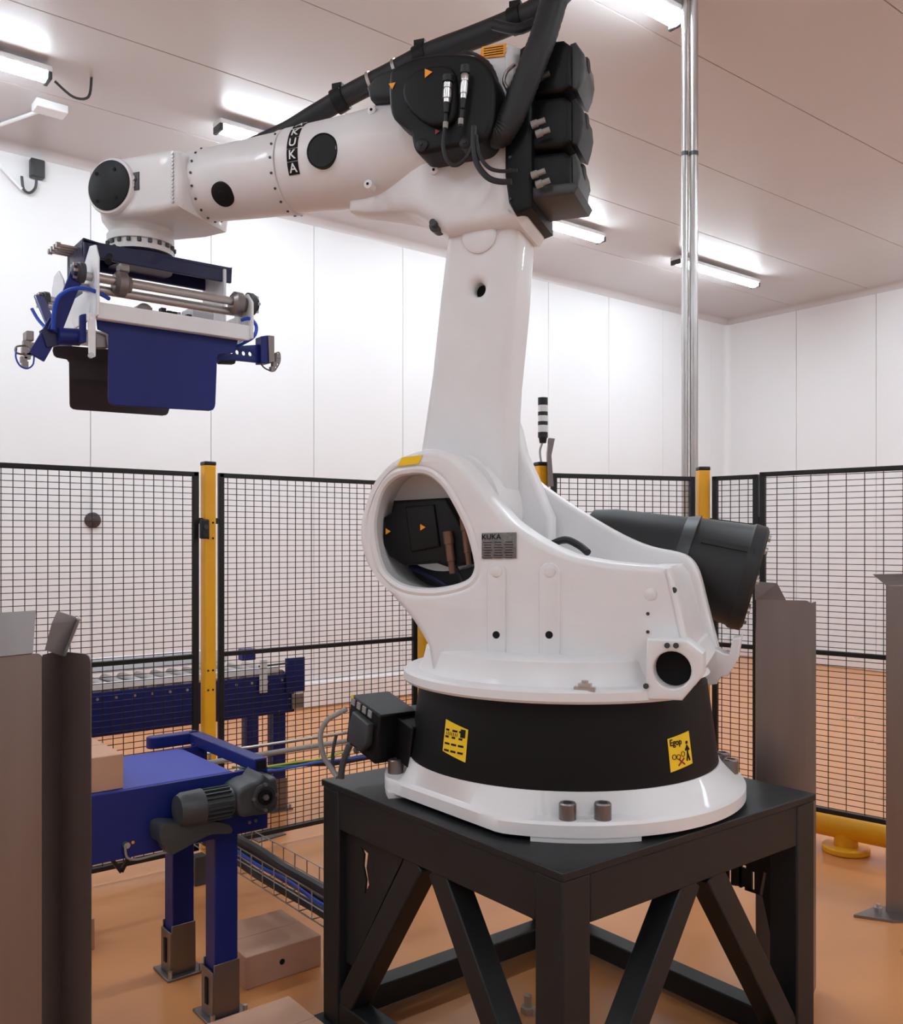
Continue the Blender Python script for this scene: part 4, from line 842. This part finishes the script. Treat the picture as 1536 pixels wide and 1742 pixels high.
pl([(163, 564), (180, 570), (184, 592), (163, 592)], GF+.06, .03, 'lock_lever', STEEL)
# right sensor arm
P = [(366, 586), (385, 582), (410, 588), (445, 586), (446, 618), (400, 613), (370, 616)]
hl = []
ar = MB(); Ya = GF+.10
pts2 = [(lambda q: (q.x, q.z))(atY(x, y, Ya)) for x, y in P]; hl = []
for hx_, hy_ in ((394, 598), (404, 599), (415, 601), (426, 602)):
    q = atY(hx_, hy_, Ya); hl.append([(q.x+.0085*math.cos(t), q.z+.009*math.sin(t)) for t in [2*math.pi*i/14 for i in range(14)]][::-1])
ar.outline([pts2]+hl, .01, .001, lambda x, y, d: Vector((x, Ya+d, y)), 1); ra = ar.build('sensor_arm', BLUE, gp)
pl([(444, 572), (456, 570), (456, 618), (444, 618)], Ya-.02, .05, 'arm_head', BLUE); pl([(456, 570), (467, 571), (467, 616), (458, 618)], Ya-.025, .06, 'head_plate', STEEL)
pl([(373, 612), (402, 613), (400, 619), (375, 618)], Ya, .03, 'arm_pad', BLK)
m = MB(); 
for x, y in ((462, 612), (466, 620), (463, 628), (472, 606), (471, 614)): m.box(atY(x, y, Ya-.01), (.018, .02, .018))
m.tube([atY(466, 602, Ya), atY(475, 600, Ya), atY(476, 615, Ya), atY(468, 630, Ya)], .003, 6); m.build('sensor_cluster', STEEL, gp)
MB().tube([atY(440, 614, Ya), atY(450, 626, Ya), atY(463, 632, Ya)], .003, 6).build('sensor_cable', GRY, gp)
MB().tube([atY(410, 545, GF+.02), atY(425, 542, GF+.0), atY(436, 555, GF), atY(432, 572, GF), atY(415, 583, GF+.03), atY(400, 590, Ya)], .007, 8).build('air_hose', BLUEH, gp)
# left sensor arms
def pb(a, b, Y1_, Y2_, wd, th, name, mm): return MB().bar(atY(a[0], a[1], Y1_), atY(b[0], b[1], Y2_), wd, th, up=(0, 1, 0)).build(name, mm, gp, bevel=.002)
pb((135, 455), (92, 565), 3.34, 3.38, .045, .012, 'linkage', BLUE); pb((66, 505), (92, 565), 3.70, 3.42, .035, .012, 'linkage', BLUE); pb((112, 500), (86, 575), 3.40, 3.40, .03, .012, 'linkage', NAVY)
pb((96, 548), (62, 608), 3.40, 3.40, .055, .014, 'sensor_arm', BLUE); pb((80, 560), (90, 590), 3.40, 3.40, .05, .03, 'pivot_block', NAVY)
pl([(100, 560), (130, 560), (130, 585), (105, 585)], 3.42, .05, 'actuator', BLUEH); pl([(137, 535), (147, 533), (147, 582), (136, 585)], 3.33, .02, 'stop_plate', BLUE)
MB().cyl(atY(98, 572, 3.38), atY(134, 574, 3.38), .03, n=20).build('actuator_body', BLUE, gp)
pl([(45, 562), (58, 563), (58, 580), (45, 579)], 3.40, .05, 'sensor_head', STEEL)
m = MB()
for x, y in ((44, 585), (52, 588), (56, 594), (42, 596), (50, 600), (46, 606), (40, 612), (42, 620), (60, 600)): m.box(atY(x, y, 3.41), (.02, .02, .02))
m.tube([atY(44, 588, 3.40), atY(28, 590, 3.40), atY(28, 600, 3.4), atY(44, 604, 3.4)], .0035, 6); m.build('sensor_cluster', STEEL, gp)
MB().tube([atY(28, 592, 3.40), atY(27, 608, 3.40), atY(34, 622, 3.4), atY(46, 627, 3.40), atY(56, 620, 3.40), atY(58, 604, 3.40)], .003, 6).build('sensor_cable', BLUEH, gp)
MB().tube([atY(90, 560, 3.36), atY(95, 515, 3.33), atY(112, 496, 3.31), atY(140, 490, 3.28), atY(165, 497, 3.3), atY(185, 508, 3.34)], .0075, 8).build('air_hose', BLUEH, gp)
MB().tube([atY(54, 525, 3.5), atY(66, 545, 3.48), atY(85, 565, 3.42)], .006, 8).build('air_hose', BLUEH, gp)
MB().tube([atY(198, 420, 3.55), atY(188, 428, 3.55), atY(184, 445, 3.5)], .014, 8).build('supply_hose', BLK2, gp)
